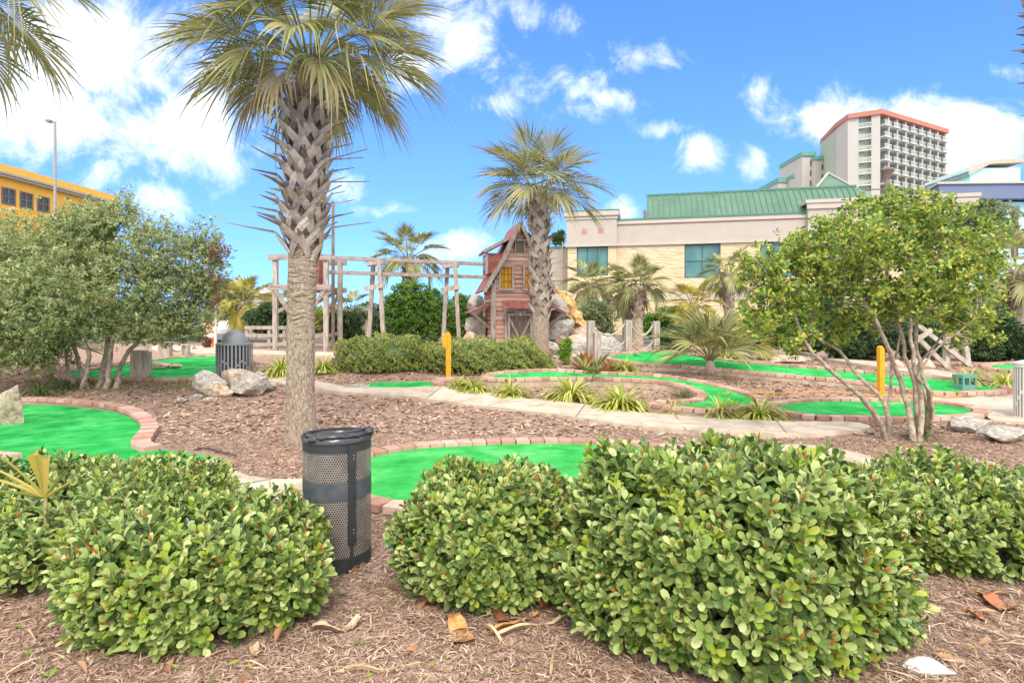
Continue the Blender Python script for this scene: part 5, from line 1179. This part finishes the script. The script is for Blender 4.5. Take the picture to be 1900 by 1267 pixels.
# ------------------------------------------------------------------ trestle with tower
def trestle():
    t = thing('wooden_trestle', 'raised grey wooden trestle running from its tower behind the big palm to the red house', 'trestle', tuple(Vector((at(563,650,20).x, 20, .6))))
    o = t.location; Lc = lambda v: Vector(v)-o
    y0, y1 = 20.0, 22.2; xa, xb = at(520,0,20).x, at(612,0,20).x; zt = 1.54+(600-478)/F*20
    k = 0
    for x in (xa, xb):
        for y in (19.6, 21.2):
            b = MB(); b.beam(Lc((x, y, .5)), Lc((x, y, zt)), .15, .15); b.build('post', M['wood_grey'], t)
    for y in (19.48, 21.32):
        for nm, p_, q_, w_, h_ in (('cap_beam',(xa-.2,y,zt-.05),(xb+.2,y,zt-.05),.06,.18),('cross_beam',(xa-.2,y,zt-1.05),(xb+.2,y,zt-1.05),.06,.18),('brace',(xa,y+.02,zt-1.1),((xa+xb)/2-.2,y+.02,zt-2.1),.06,.13),
            ('brace',(xb,y+.02,zt-1.1),((xa+xb)/2+.2,y+.02,zt-2.1),.06,.13),('brace',(xa,y+.07,.8),(xb,y+.07,1.2),.04,.13),('brace',(xa,y+.13,zt-1.9),(xb,y+.13,zt-1.0),.04,.12)):
            b = MB(); b.beam(Lc(p_), Lc(q_), w_, h_); b.build(nm, M['wood_beam'], t)
    # upper and lower rails
    for dz, nm in ((0, 'rail'), (-.50, 'rail')):
        b = MB(); b.beam(Lc((xb-.1, 20.0, zt+dz)), Lc((at(900,0,22.2).x, 22.2, zt+dz)), .18, .12); b.build(nm, M['wood_beam'], t)
    # bents
    for px0, px1, y in ((690, 706, 20.7), (832, 842, 21.6)):
        xl, xr = at(px0-8,0,y).x, at(px1+4,0,y).x; xm = (at(px0,0,y).x+at(px1,0,y).x)/2
        for s_, yy in ((-1, y+.25), (1, y-.25)):
            b = MB(); b.beam(Lc((xm+s_*.16, yy, zt+(.0 if s_ > 0 else -.12))), Lc((xm+s_*.34, yy, .6)), .14, .14); b.build('post', M['wood_grey'], t)
        b = MB(); b.beam(Lc((xm-.32, y-.37, zt-1.05)), Lc((xm+.36, y-.37, zt-.92)), .06, .16); b.build('tie', M['wood_grey'], t); b = MB(); b.beam(Lc((xm-.3, y-.1, zt-.18)), Lc((xm+.3, y-.1, zt-.1)), .3, .12); b.build('cap_beam', M['wood_grey'], t)
    b = MB(); b.box(Lc(((xa+xb)/2, 20.4, zt-.5)), (.95, .7, 1.35)); b.build('red_cart_body', M['roof_red'], t, bevel=.03)
trestle()
def post_rope(label, px, pyt, pyb, w_=.20, cat='post', group='wooden posts of the rope fence', name='rope_post'):
    p = hit(px, pyb); h = (pyb-pyt)/F*p.y; b = MB(); b.box((0, 0, h/2-.04), (w_, w_, h+.08)); b.box((0,0,h+.005), (w_*.86, w_*.86, .03))
    t = thing(name, label, cat, tuple(p), .2, group); b.build('wood', M['wood_grey'], t, bevel=.012); return p, h, t
def rope(label, a, b_, sag, parent=None, r=.028, cat='rope', name='rope'):
    P = []; a, b_ = Vector(a), Vector(b_)
    for i in range(15): s = i/14; P.append(a.lerp(b_, s)-Vector((0, 0, 4*sag*s*(1-s))))
    m = MB(); m.tube(P, r, 6); o = m.build(name, M['rope'], smooth=True); tag(o, label, cat, 'ropes strung between the wooden posts'); return o
P1, h1, _ = post_rope('leftmost and widest post of the rope fence by the rocks', 1096, 596, 664)
P1b, h1b, _ = post_rope('shorter post standing against the leftmost rope fence post', 1108, 617, 668, w_=.2)
P2, h2, _ = post_rope('middle post of the rope fence with the twin palms behind', 1165, 595, 657)
P3, h3, _ = post_rope('right post of the rope fence beside the fan palm', 1217, 597, 655)
P4, h4, _ = post_rope('short post to the right of the fan palm beyond the rope fence', 1352, 648, 671, w_=.22)
U = Vector((0, -.02, 0))
rope('upper rope from the leftmost to the middle post', P1+Vector((.1,0,h1*.82)), P2+Vector((-.1,0,h2*.9)), .28)
rope('lower rope from the short post to the middle post', P1b+Vector((.1,0,h1b*.42)), P2+Vector((-.1,0,h2*.38)), .12)
rope('upper rope from the middle to the right post', P2+Vector((.1,0,h2*.88)), P3+Vector((-.1,0,h3*.9)), .34)
rope('lower rope from the middle to the right post', P2+Vector((.1,0,h2*.34)), P3+Vector((-.1,0,h3*.38)), .26)
# posts with loop of rope near centre left and at far left
q1, k1, _ = post_rope('post with a rope loop left of the first trestle bent', 649, 590, 640, w_=.2, group='wooden posts in the far left and centre')
q2, k2, _ = post_rope('paler post right beside the one with the rope loop', 677, 594, 640, w_=.22, group='wooden posts in the far left and centre')
rope('short sagging rope between the two posts by the trestle', q1+Vector((.1,-.05,k1*.75)), q2+Vector((-.1,-.05,k2*.9)), .32)
q3, k3, _ = post_rope('thick post beyond the stump green, at the left', 307, 634, 664, w_=.3, group='wooden posts in the far left and centre')
q4, k4, _ = post_rope('post left of the red leaved branch tips with a rope on it', 345, 640, 660, w_=.2, group='wooden posts in the far left and centre')
rope('rope between two posts at the far left', q3+Vector((.12,0,k3*.7)), q4+Vector((-.1,0,k4*.7)), .12)
p = hit(262, 699, .04); t = thing('wooden_stump', 'weathered square wooden stump standing on the far left green', 'stump', tuple(p), .3); b = MB(); b.box((0,0,.27),(.34,.34,.56)); b.box((-.02,-.02,.56),(.28,.3,.05)); b.build('wood', M['wood_grey'], t, bevel=.03)
# rail fence
t = thing('rail_fence', 'low wooden rail fence right of the domed grey bin', 'fence', tuple(at(455,650,21.5)))
o = t.location
for px in (458, 500, 528, 560):
    b = MB(); c = at(px, 650, 21.5)-o; b.box((c.x, c.y, .42), (.11,.11,.9)); b.build('post', M['wood_grey'], t)
for z in (.84, .55, .22):
    b = MB(); c0 = at(455,650,21.5)-o; c1 = at(565,650,21.5)-o; b.box(((c0.x+c1.x)/2, -.075, z), (c1.x-c0.x, .04, .13)); b.build('rail', M['wood_grey'], t)
# cross braced trestle on the right
t = thing('cross_braced_frame', 'grey wooden frame with crossed braces beyond the bright leaved tree', 'wooden frame', tuple(hit(1760,684))); o = t.location
d_ = 14.4; Q = lambda px, py, dd=0: at(px, py, d_+dd)-o
for (x0, y0_, x1, y1_, dd) in ((1757,618,1755,686,.0),(1788,620,1797,686,.15)):
    b = MB(); b.beam(Q(x0,y0_,dd), Q(x1,y1_,dd), .11, .11); b.build('post', M['wood_pale'], t)
for (x0, y0_, x1, y1_, dd) in ((1697,598,1808,685,-.12),(1700,624,1762,686,-.1),(1700,632,1728,612,-.15),(1752,617,1806,616,0)):
    b = MB(); b.beam(Q(x0,y0_,dd), Q(x1,y1_,dd), .07, .10); b.build('brace', M['wood_pale'], t)

# ------------------------------------------------------------------ rocks
def rock(label, px, py, rx, ry, seed, mat='rock', d=None, rd=None, group=None, sub=4, cuts=13, rz=0, z=None, name='boulder', cat='rock', off=0):
    """px,py = base centre in the photo; rx, ry half width and full height in photo pixels"""
    p = hit(px, py, off) if d is None else Vector((at(px,0,d).x, d, Tf(at(px,0,d).x, d)))
    sx = rx/F*p.y; h = ry/F*p.y; b = MB(); 
    zc = (h*.42) if z is None else z
    ico(b, (0, sx*.5, zc), (sx*1.12, rd or sx*.8, h*.66), sub, seed, cuts, .09)
    o = b.build(name, M[mat]); o.location = p; tag(o, label, cat, group); return o
rock('squarish pale boulder standing on the green at the left edge', -2, 793, 36, 78, 6, 'rock_tan', cuts=18, name='boulder')
g_ = 'rocks beside the domed grey bin'
rock('brown topped tall rock right in front of the domed grey bin', 430, 722, 33, 44, 103, 'rock_tan', group=g_)
rock('grey rock on the left of the cluster by the domed bin', 378, 733, 30, 42, 102, group=g_)
rock('front middle rock of the cluster by the domed bin', 398, 738, 28, 26, 105, 'rock_tan', group=g_)
rock('largest white grey streaked rock of the cluster by the domed bin', 452, 737, 42, 46, 104, group=g_)
rock('white grey rock at the right end of the cluster by the domed bin', 486, 728, 20, 28, 106, group=g_)
rock('small flat rock left in front of the cluster', 331, 746, 12, 9, 107, group=g_)
rock('small flat white rock in front of the cluster, nearest to its large grey rock', 386, 746, 14, 9, 108, group=g_)
rock('low white rock between two small flat ones', 360, 744, 13, 12, 109, group=g_)
rock('flat pale rock half buried beside the left end of the path', 658, 722, 26, 10, 110)
rock('left of two white rocks at the right edge of the mulch', 1812, 806, 42, 28, 121, group='white rocks at the right edge')
rock('right of two white rocks, cut by the right edge of the photo', 1880, 822, 45, 26, 122, group='white rocks at the right edge')
rock('small pale rock left of the two white rocks', 1783, 798, 16, 20, 123, group='white rocks at the right edge')
rock('flat pinkish rock lying on the far left green', 292, 684, 24, 12, 124, 'rock_orange', off=.04); rock('second flat pinkish rock on the far left green', 322, 683, 11, 8, 125, 'rock_orange', off=.04)
g_ = 'boulders of the waterfall mound'
for (px, zb, d, rx, ry, sd_, mt, lb) in [(1040,1.0,19.6,30,40,131,'rock','grey boulder just right of the palm in front of the house'),(1068,.62,18.6,40,34,132,'rock_orange','big orange and grey boulder low in the mound'),(1035,1.75,20.6,26,40,133,'rock','pale grey boulder near the top of the mound'),
        (1066,.5,17.6,34,30,134,'rock','dark grey boulder at the bottom of the mound'),(1118,.5,18.6,36,40,135,'rock','grey boulder behind the first rope'),(1040,2.2,21.6,26,30,136,'rock_orange','reddish boulder crowning the mound'),
        (1120,.4,17.9,30,18,137,'rock','flat grey stone under the lower rope'),(1048,.42,16.9,28,16,138,'rock','flat pale stone beside the light green shrub'),(1015,.5,17.6,26,30,139,'rock','stone right behind the long low hedge'),
        (885,1.0,20.0,24,40,140,'rock','grey boulder left of the red house'),(872,.75,19.4,16,26,141,'rock_orange','small reddish boulder low left of the red house'),(882,1.9,21.4,18,40,142,'rock','pale boulder high behind the left wall of the red house'),
        (893,.7,18.9,20,22,143,'rock','low pale rock left of the barn door'),(1090,.9,19.8,28,30,144,'rock_orange','reddish boulder behind the orange and grey one')]:
    x = at(px,0,d).x; b = MB(); s = rx/F*d; h = ry/F*d; ico(b, (0,0,h*.45), (s*1.12, s*.95, h*.66), 4, sd_, 13, .09); o = b.build('boulder', M[mt]); o.location = (x, d, zb); tag(o, lb, 'rock', g_)
b = MB()       # golden water-stained slide of rock
CHN = [(1022,538,21.0),(1040,548,20.6),(1056,566,20.3),(1068,588,20.0),(1080,608,19.7),(1090,630,19.4)]
P_ = [at(*q) for q in CHN]; rows = []; K_ = 26
for i in range(K_+1):
    s = i/K_*(len(P_)-1); k = min(int(s), len(P_)-2); c = P_[k].lerp(P_[k+1], s-k); t_ = (P_[k+1]-P_[k]).normalized(); n_ = Vector((-t_.z, 0, t_.x))
    for j in range(9):
        f_ = j/8; h_ = .30*noise.noise(Vector((i*.35, j*.5, 3)))+.14*noise.noise(Vector((i*.9, j*1.1, 7))); rows.append(tuple(c+n_*((.5-f_)*.62+.05*math.sin(i*1.3))+Vector((0, .55*abs(f_-.5)-h_, 0))))
b.add(rows, [(9*i+j, 9*i+j+1, 9*i+10+j, 9*i+9+j) for i in range(K_) for j in range(8)])
ico(b, tuple(P_[0]+Vector((0,.5,-.2))), (.4,.4,.4), 3, 150, 12, .15)
tag(b.build('rock_chute', M['rock_gold']), 'golden stained rock chute running down the mound', 'rock chute')
b = MB(); ico(b, (1.35, 21.6, 1.0), (1.15, 1.4, 1.35), 4, 161, 14, .12); tag(b.build('rock_mound', M['rock_orange']), 'rock mound behind the boulders right of the red house', 'rock mound')
g_ = 'flat tan rocks beyond the ribbon green'
rock('long flat tan rock, left of the group beyond the ribbon green', 1432, 668, 36, 18, 171, 'rock_tan', group=g_); rock('orange tan flat rock in the middle of the group', 1468, 674, 40, 14, 172, 'rock_tan', group=g_); rock('rounded white rock of the group beside the small lantern', 1500, 668, 18, 12, 173, group=g_)
rock('small pale rock behind the long flat tan one', 1405, 662, 22, 18, 174, 'rock_tan', group=g_)
rock('orange boulder behind the stems of the bright leaved tree', 1715, 690, 32, 26, 175, 'rock_orange'); rock('second orange boulder hidden further left behind the stems', 1665, 688, 22, 22, 176, 'rock_orange')
rock('round black ball like stone on the far mulch', 1446, 731, 6, 9, 177, 'bag', cuts=0, name='black_stone')

# ------------------------------------------------------------------ bins
c = hit(626, 1042); rad = .212; hh = .83
T1 = thing('litter_bin', 'black perforated steel litter bin with a bin liner hanging over its rim', 'litter bin', (c.x, c.y, c.z), R(-8))
def ring(z0, z1, r0, r1=None, n=72, th=.006, mb=None):
    mb = mb or MB(); r1 = r1 or r0; mb.lathe([(r0, z0), (r1, z1), (r1-th, z1), (r0-th, z0), (r0, z0)], n, cap=False); return mb
ring(0, .095, rad+.002).lathe([(rad-.01, .01), (rad-.01, .03)], 72).build('base_band', M['black_metal'], T1, smooth=False)
ring(.745, hh, rad+.002).build('top_band', M['black_metal'], T1)
ring(.45, .565, rad+.002).build('middle_band', M['blue_band'], T1)
def perf(z0, z1, r, n=88):
    dz = 2*math.pi*r/n*.86; rows = int((z1-z0)/dz); dz = (z1-z0)/rows; b = MB(); p = 2*math.pi/n; V = []; F_ = []
    for j in range(rows):
        for i in range(n):
            a = (i+.5*(j % 2))*p; z = z0+(j+.5)*dz; o_ = len(V); pts = []
            for k in range(6):
                g = math.pi/6+k*math.pi/3; pts.append((math.cos(g)*.5774*p, math.sin(g)*dz*.6667))
            for (da, dz_) in pts: V.append((math.cos(a+da)*r, math.sin(a+da)*r, z+dz_))
            for (da, dz_) in pts: V.append((math.cos(a+da*.60)*r, math.sin(a+da*.60)*r, z+dz_*.60))
            for k in range(6): F_.append((o_+k, o_+(k+1) % 6, o_+6+(k+1) % 6, o_+6+k))
    b.add(V, F_); return b
perf(.095, .45, rad).build('perforated_panel', M['perf_metal'], T1); perf(.565, .745, rad).build('perforated_panel', M['perf_metal'], T1)
b = MB(); b.lathe([(.15,.05),(rad-.03,.1),(rad-.022,.72),(rad-.012,.80),(rad+.004,hh+.006),(rad+.010,hh+.004),(rad+.009,hh-.03)], 48, cap=False); lnr = b.build('bin_liner', M['bag'], T1, smooth=True)
dm_ = lnr.modifiers.new('crumple', 'DISPLACE'); tx = bpy.data.textures.new('crumple', 'CLOUDS'); tx.noise_scale = .05; dm_.texture = tx; dm_.strength = .010; dm_.mid_level = .5
b = MB(); rr = random.Random(6)
P = [(rad*math.cos(a_), rad*math.sin(a_), hh+.012+rr.uniform(-.004,.012)) for a_ in np.linspace(-2.3, .35, 16)]; b.tube(P, [.010+rr.uniform(0,.010) for _ in P], 6)
b.tube([(rad*math.cos(-1.75), rad*math.sin(-1.75), hh+.015), (.0,-.1,hh+.005), (.08,-.04,hh+.02), (rad*.9, .05, hh+.03)], [.018,.012,.010,.014], 6)
b.tube([(rad*math.cos(-2.1), rad*math.sin(-2.1), hh+.01), (-.02,-.16,hh-.01), (.05,-.12,hh+.01), (rad*.85, .0, hh+.02)], [.012,.016,.010,.010], 6)
ico(b, (rad*.99*math.cos(.1), rad*math.sin(.1), hh+.015), (.03,.04,.035), 2, 4, 4); ico(b, (-.06,-.2,hh+.0), (.055,.025,.028), 2, 5, 5); b.build('liner_knot', M['bag'], lnr, smooth=True)
ang_ = R(-42); b = MB(); n_ = Vector((math.cos(ang_), math.sin(ang_), 0)); s_ = Vector((-n_.y, n_.x, 0)); 
def strip(z0, z1, w_, pr):
    c_ = n_*(rad+pr); b.extrude([c_-s_*w_/2+Vector((0,0,z0)), c_+s_*w_/2+Vector((0,0,z0)), c_+s_*w_/2+Vector((0,0,z1)), c_-s_*w_/2+Vector((0,0,z1))], tuple(-n_*.02))
strip(.03,.20,.016,.012); strip(.18,.32,.05,.018); strip(.30,.66,.044,.016); strip(.64,.775,.05,.018); b.tube([n_*(rad+.010)+Vector((0,0,.772)), n_*(rad+.019)+Vector((0,0,.772))], .025, 16); b.build('latch_strap', M['black_metal'], T1, bevel=.003)
b = MB()
for z in (.25,.27,.71,.73): b.tube([n_*(rad+.018)+s_*.006+Vector((0,0,z)), n_*(rad+.023)+s_*.006+Vector((0,0,z))], .004, 8)
b.build('rivet', M['perf_metal'], T1)

def slat_bin(label, px, pyb, wpx, hpx, dome, mat, mat2, name='litter_bin'):
    p = hit(px, pyb); r = wpx/2/F*p.y; h = hpx/F*p.y; t = thing(name, label, 'litter bin', tuple(p), 0); b = MB(); n = 30
    for i in range(n):
        a = 2*math.pi*i/n; c_ = (r*math.cos(a), r*math.sin(a)); M4 = Matrix.Translation((*c_, h/2)) @ Matrix.Rotation(a, 4, 'Z'); b.box((0,0,0), (.008, 2*math.pi*r/n*.50, h*.98), M=M4)
        for k, z in enumerate((.56, .60)):
            pass
        M4 = Matrix.Translation((r*math.cos(a+math.pi/n), r*math.sin(a+math.pi/n), h*(.40+.12*math.sin(i*1.26)))) @ Matrix.Rotation(a+math.pi/n, 4, 'Z') @ Matrix.Rotation(.5*(1 if i % 5 < 2 else -1), 4, 'X'); b.box((0,0,0), (.007, 2*math.pi*r/n*1.0, h*.05), M=M4)
    b.build('slats', M[mat], t)
    b = MB(); b.lathe([(r*.99,h*.97),(r*1.03,h*.97),(r*1.03,h*1.02),(r*.75,h*1.03)], 40, cap=True); b.lathe([(r*.98,0),(r*1.02,0),(r*1.02,h*.05),(r*.98,h*.05)], 40, cap=False); b.build('rim', M[mat2], t)
    b = MB(); b.lathe([(r*.86,.02),(r*.88,h*.95)], 32); b.build('liner', M['black_metal' if dome else 'pipe_grey'], t)
    b = MB()
    if dome: b.lathe([(r*.72*math.cos(g), h*1.03+r*.80*math.sin(g)) for g in np.linspace(0, math.pi/2, 12)[:-1]]+[(.001, h*1.03+r*.80)], 40, cap=False); b.build('dome_lid', M[mat], t, smooth=True)
    else: b.lathe([(r*1.05,h*1.02),(r*1.05,h*1.05),(r*.6,h*1.09),(r*.55,h*1.075)], 40, cap=True); b.build('lid', M[mat2], t, smooth=False)
slat_bin('grey slatted litter bin with a dome lid behind the left rocks', 435, 702, 62, 64, True, 'grey_metal', 'grey_metal')
slat_bin('pale slatted litter bin at the right edge of the photo', 1913, 778, 50, 100, False, 'white_paint', 'white_paint')

# ------------------------------------------------------------------ yellow posts, park box, hose, cars
def ypost(label, px, pyb, pyt, box=True):
    p = hit(px, pyb); h = (pyb-pyt)/F*p.y; w_ = 9.5/F*p.y; t = thing('yellow_post', label, 'post', tuple(p), .1, 'yellow hole marker posts')
    b = MB(); b.extrude([(-w_/2,-w_/2,-.05),(w_/2,-w_/2,-.05),(w_/2,-w_/2,h*.93),(0,-w_/2,h),(-w_/2,-w_/2,h*.97)], (0,w_,0)); b.build('shaft', M['yellow_post'], t, bevel=.008)
    if box: b = MB(); b.box((-w_*.75,-w_*.3,h*.80),(w_*.85,w_*1.1,h*.26)); b.box((-w_*.6,-w_*.95,h*.70),(w_*.4,w_*.2,h*.10)); b.build('marker_box', M['yellow_post'], t, bevel=.008)
ypost('yellow post with a small yellow box in front of the low hedge', 832, 703, 615); ypost('yellow post behind the stems of the bright leaved tree', 1634, 738, 641, box=False)
p = hit(1790, 722, .1); t = thing('green_cage_box', 'small green metal box with open sides beside the right path', 'box', tuple(p), .1); t.scale = (.85,.85,1.0); b = MB(); w_ = .36
b.box((0,0,.04),(w_,w_*.8,.10)); b.box((0,0,.26),(w_*1.02,w_*.82,.07)); 
for sx in (-1,0,1): b.box((sx*w_*.42,-.12,.155),(.045,.045,.15)); b.box((sx*w_*.42,.12,.155),(.045,.045,.15))
b.build('box_body', M['teal_roof'], t, bevel=.006)
p = hit(1484, 668); t = thing('stone_lantern', 'small dark pagoda like lantern among the flat tan rocks', 'lantern', tuple(p)); b = MB(); b.box((0,0,.12),(.3,.3,.26)); b.build('base', M['wood_brown'], t); b = MB(); b.lathe([(.34,.30),(.14,.42),(.10,.5),(.22,.5),(.05,.62)], 4); b.build('roof', M['wood_brown'], t)
def hose(label, pts, r, mat, off=.02, name='hose'):
    P = [hit(x, y) for x, y in pts]; Q = []
    for i in range(len(P)-1):
        p0, p1, p2, p3 = P[max(i-1,0)], P[i], P[i+1], P[min(i+2,len(P)-1)]
        for j in range(8): s = j/8; q = .5*((2*p1)+(p2-p0)*s+(2*p0-5*p1+4*p2-p3)*s*s+(-p0+3*p1-3*p2+p3)*s**3); Q.append(Vector((q.x, q.y, Tf(q.x, q.y)+off)))
    b = MB(); b.tube(Q, r, 6); tag(b.build(name, M[mat], smooth=True), label, 'hose')
hose('yellow hose crossing the oval green and path', [(1360,738),(1460,742),(1540,740),(1640,747),(1720,749),(1790,747)], .011, 'yellow_post', .135)
hose('yellow hose trailing over the mulch at the right edge', [(1835,772),(1870,779),(1920,783),(1960,786)], .012, 'yellow_post', .03)
hose('black drip hose lying on the mulch left of the tall palm', [(362,838),(385,836),(420,845),(440,850)], .010, 'bag', .03)
def car(label, px, d, mat, rz):
    x = at(px, 0, d).x; g = Tf(x, d)+.02; t = thing('parked_car', label, 'car', (x, d, g), rz, 'parked cars')
    b = MB(); pr = [(-2.2,.35),(-2.2,.85),(-1.9,.98),(-1.1,1.02),(-.75,1.08),(.9,1.08),(1.2,1.0),(2.1,.85),(2.2,.6),(2.2,.35)]; b.extrude([(a,-.88,z) for a, z in pr], (0,1.76,0)); b.build('body', mat, t, bevel=.08)
    b = MB(); b.add([(-1.35,-.8,1.02),(1.15,-.8,1.02),(1.15,.8,1.02),(-1.35,.8,1.02),(-.9,-.62,1.46),(.45,-.62,1.46),(.45,.62,1.46),(-.9,.62,1.46)], [(0,1,5,4),(1,2,6,5),(2,3,7,6),(3,0,4,7),(4,5,6,7)]); cb_ = b.build('cabin', mat, t, bevel=.05)
    b = MB(); b.add([(-1.1,-.79,1.08),(.95,-.79,1.08),(.42,-.655,1.40),(-.82,-.655,1.40),(1.12,-.7,1.08),(1.12,.7,1.08),(.5,.56,1.42),(.5,-.56,1.42)], [(0,1,2,3),(4,5,6,7)]); 
    m_ = b.v[0].copy(); m_[:4,1] -= .02; m_[4:,0] += .03; b.v[0] = m_; b.build('window', M['glass_dark'], t)
    for sx in (-1.35, 1.35):
        for sy in (-.8, .8): b = MB(); b.tube([(sx,sy-.1,.33),(sx,sy+.1,.33)], .33, 18); w_ = b.build('wheel', M['bag'], t); b = MB(); b.tube([(sx,sy-.115,.33),(sx,sy+.115,.33)], .19, 12); b.build('rim', M['grey_metal'], w_)
    for sy in (-.6,.6): b = MB(); b.box((2.19,sy,.72),(.06,.3,.14)); b.build('headlight', M['white_paint'], t)
car('dark parked car seen through the wide grey green tree', 285, 31, plain('car_dark', (.03,.035,.045), rough=.2, spec=.7), R(-20)); car('white parked car behind the domed grey bin', 402, 30, plain('car_white', (.72,.73,.74), rough=.25, spec=.6), R(-60)); car('silver parked car further left behind the same tree', 205, 33, plain('car_silver', (.4,.42,.44), rough=.25, spec=.6), R(15))
p = hit(391, 641); t = thing('traffic_barrel', 'orange and white traffic barrel left of the domed grey bin', 'traffic barrel', tuple(p)); b = MB(); b.lathe([(.26,0),(.24,.3),(.22,.9),(.05,.95)], 18); sb = b.build('drum', plain('barrel_orange', (.75,.20,.03), rough=.5), t); b = MB(); b.lathe([(.245,.35),(.238,.52)], 18, cap=False); b.lathe([(.236,.62),(.23,.78)], 18, cap=False); b.build('stripe', M['white_paint'], sb)
# white pole near the left cars
p = at(400,640,22); t = thing('white_pole', 'thin white pole left of the domed grey bin', 'pole', (p.x, p.y, Tf(p.x,p.y))); b = MB(); b.tube([(0,0,0),(0,0,1.6)], [.05,.045], 8); b.build('shaft', M['white_paint'], t); b = MB(); b.lathe([(.06,1.6),(.06,1.64),(.01,1.67)], 10); b.build('cap', M['white_paint'], t)
t = thing('grey_shed', 'small grey gabled shed beyond the domed grey bin', 'shed', (at(415,0,30).x, 33, .62)); b = MB(); b.extrude([(-1.4,0,0),(1.4,0,0),(1.4,0,2.0),(0,0,3.0),(-1.4,0,2.0)], (0,3,0)); b.build('wall', M['hotel_white'], t); b = MB(); b.beam((-1.6,-.2,1.85),(0,-.2,3.08),.1,.12); b.beam((1.6,-.2,1.85),(0,-.2,3.08),.1,.12); b.build('roof', M['pipe_grey'], t)

# ------------------------------------------------------------------ larger debris
def debris(name, label, pts, w_, mat, z=.02, cat='fallen leaf', curl=.02):
    P = [hit(x, y) for x, y in pts]; n = 8; rows = []; p0 = P[0]; Q = []
    for i in range(n+1):
        s = i/n*(len(P)-1); k = min(int(s), len(P)-2); q = P[k].lerp(P[k+1], s-k); t_ = (P[k+1]-P[k]).normalized(); sd = Vector((-t_.y, t_.x, 0)); ww = w_ if not hasattr(w_, '__len__') else w_[0]+(w_[1]-w_[0])*i/n
        ww *= (1+.15*math.sin(i*2.3)); zz = lumps(q.x, q.y)+z+curl*math.sin(i*.8); q = Vector((q.x, q.y, float(zz)))
        rows += [tuple(q-sd*ww+Vector((0,0,.012))), tuple(q), tuple(q+sd*ww+Vector((0,0,.010)))]
    b = MB(); b.add(rows, [(3*j+k, 3*j+3+k, 3*j+4+k, 3*j+1+k) for j in range(n) for k in (0, 1)]); lo = np.array(rows)-np.array([0,0,.006]); b.add(lo, [(3*j+1+k, 3*j+4+k, 3*j+3+k, 3*j+k) for j in range(n) for k in (0, 1)])
    tag(b.build(name, M[mat] if isinstance(mat, str) else mat), label, cat)
M['orange_bark'] = noisy('orange_bark', [(.36,.15,.05),(.55,.27,.09),(.66,.42,.22)], scale=12, rough=.8, bump=.3); M['tan_husk'] = noisy('tan_husk', [(.42,.28,.16),(.58,.42,.27),(.66,.54,.40)], scale=12, rough=.8, stretch=(1,1,1)); M['rust_leaf'] = noisy('rust_leaf', [(.30,.10,.045),(.42,.17,.08)], scale=12, rough=.7)
debris('palm_husk', 'orange palm husk lying in front of the middle bush', [(838,1148),(850,1175),(862,1202)], (.03,.062), 'orange_bark', cat='palm husk')
debris('palm_husk', 'curved tan palm husk at the right foot of the front left bush', [(578,1178),(610,1180),(640,1170),(668,1152)], .022, 'tan_husk', cat='palm husk')
debris('bark_strip', 'upper of two long orange bark strips beside the largest bush', [(912,1180),(950,1166),(1000,1146)], .012, 'orange_bark', cat='bark strip'); debris('bark_strip', 'lower and paler of two long bark strips beside the largest bush', [(925,1184),(980,1170),(1042,1154)], .014, 'tan_husk', cat='bark strip')
debris('dry_stick', 'pale stick slanting across the mulch below the middle bush', [(898,1172),(925,1190),(948,1206)], .008, 'tan_husk', cat='stick'); debris('dry_stick', 'long thin pale stick at the bottom left of the mulch', [(642,1250),(700,1248),(780,1246)], .006, 'tan_husk', cat='stick'); debris('dry_stick','forked dry stick standing up to the largest bush at the bottom', [(1022,1262),(1028,1215),(1034,1190)], .006,'tan_husk',cat='stick')
debris('fallen_leaf', 'rust coloured leaf pair under the left end of the middle bush', [(770,1100),(790,1112),(802,1128)], .03, 'rust_leaf'); debris('fallen_leaf', 'dark red brown leaf under the middle bush', [(910,1130),(925,1148),(940,1160)], .025, 'rust_leaf')
debris('fallen_leaf', 'large brown leaf in the gap between middle and largest bush', [(1000,1118),(1012,1128),(1022,1138)], .045, 'rust_leaf'); debris('fallen_leaf', 'broad brown leaf under the darker right bush', [(1820,1112),(1845,1122),(1885,1136)], .05, 'rust_leaf'); debris('fallen_leaf', 'orange brown lobed leaf on the mulch at the lower right', [(1792,1142),(1808,1146),(1825,1146)], .03, 'rust_leaf')
debris('fallen_leaf', 'tan leaf on the mulch at the lower left', [(112,1168),(125,1185),(132,1205)], .018, 'tan_husk'); debris('fallen_leaf', 'upper of two tan leaves right of the front left bush', [(466,1205),(480,1210)], .025, 'tan_husk')
debris('white_bark', 'pale dry husk on the mulch above the left green kerb', [(288,778),(302,778),(316,766)], .03, 'concrete', cat='husk')
o = rock('bleached white stone at the bottom of the view right of the largest bush', 1738, 1262, 40, 26, 191, 'white_stone', cuts=9, name='white_stone', cat='stone', rd=.06)
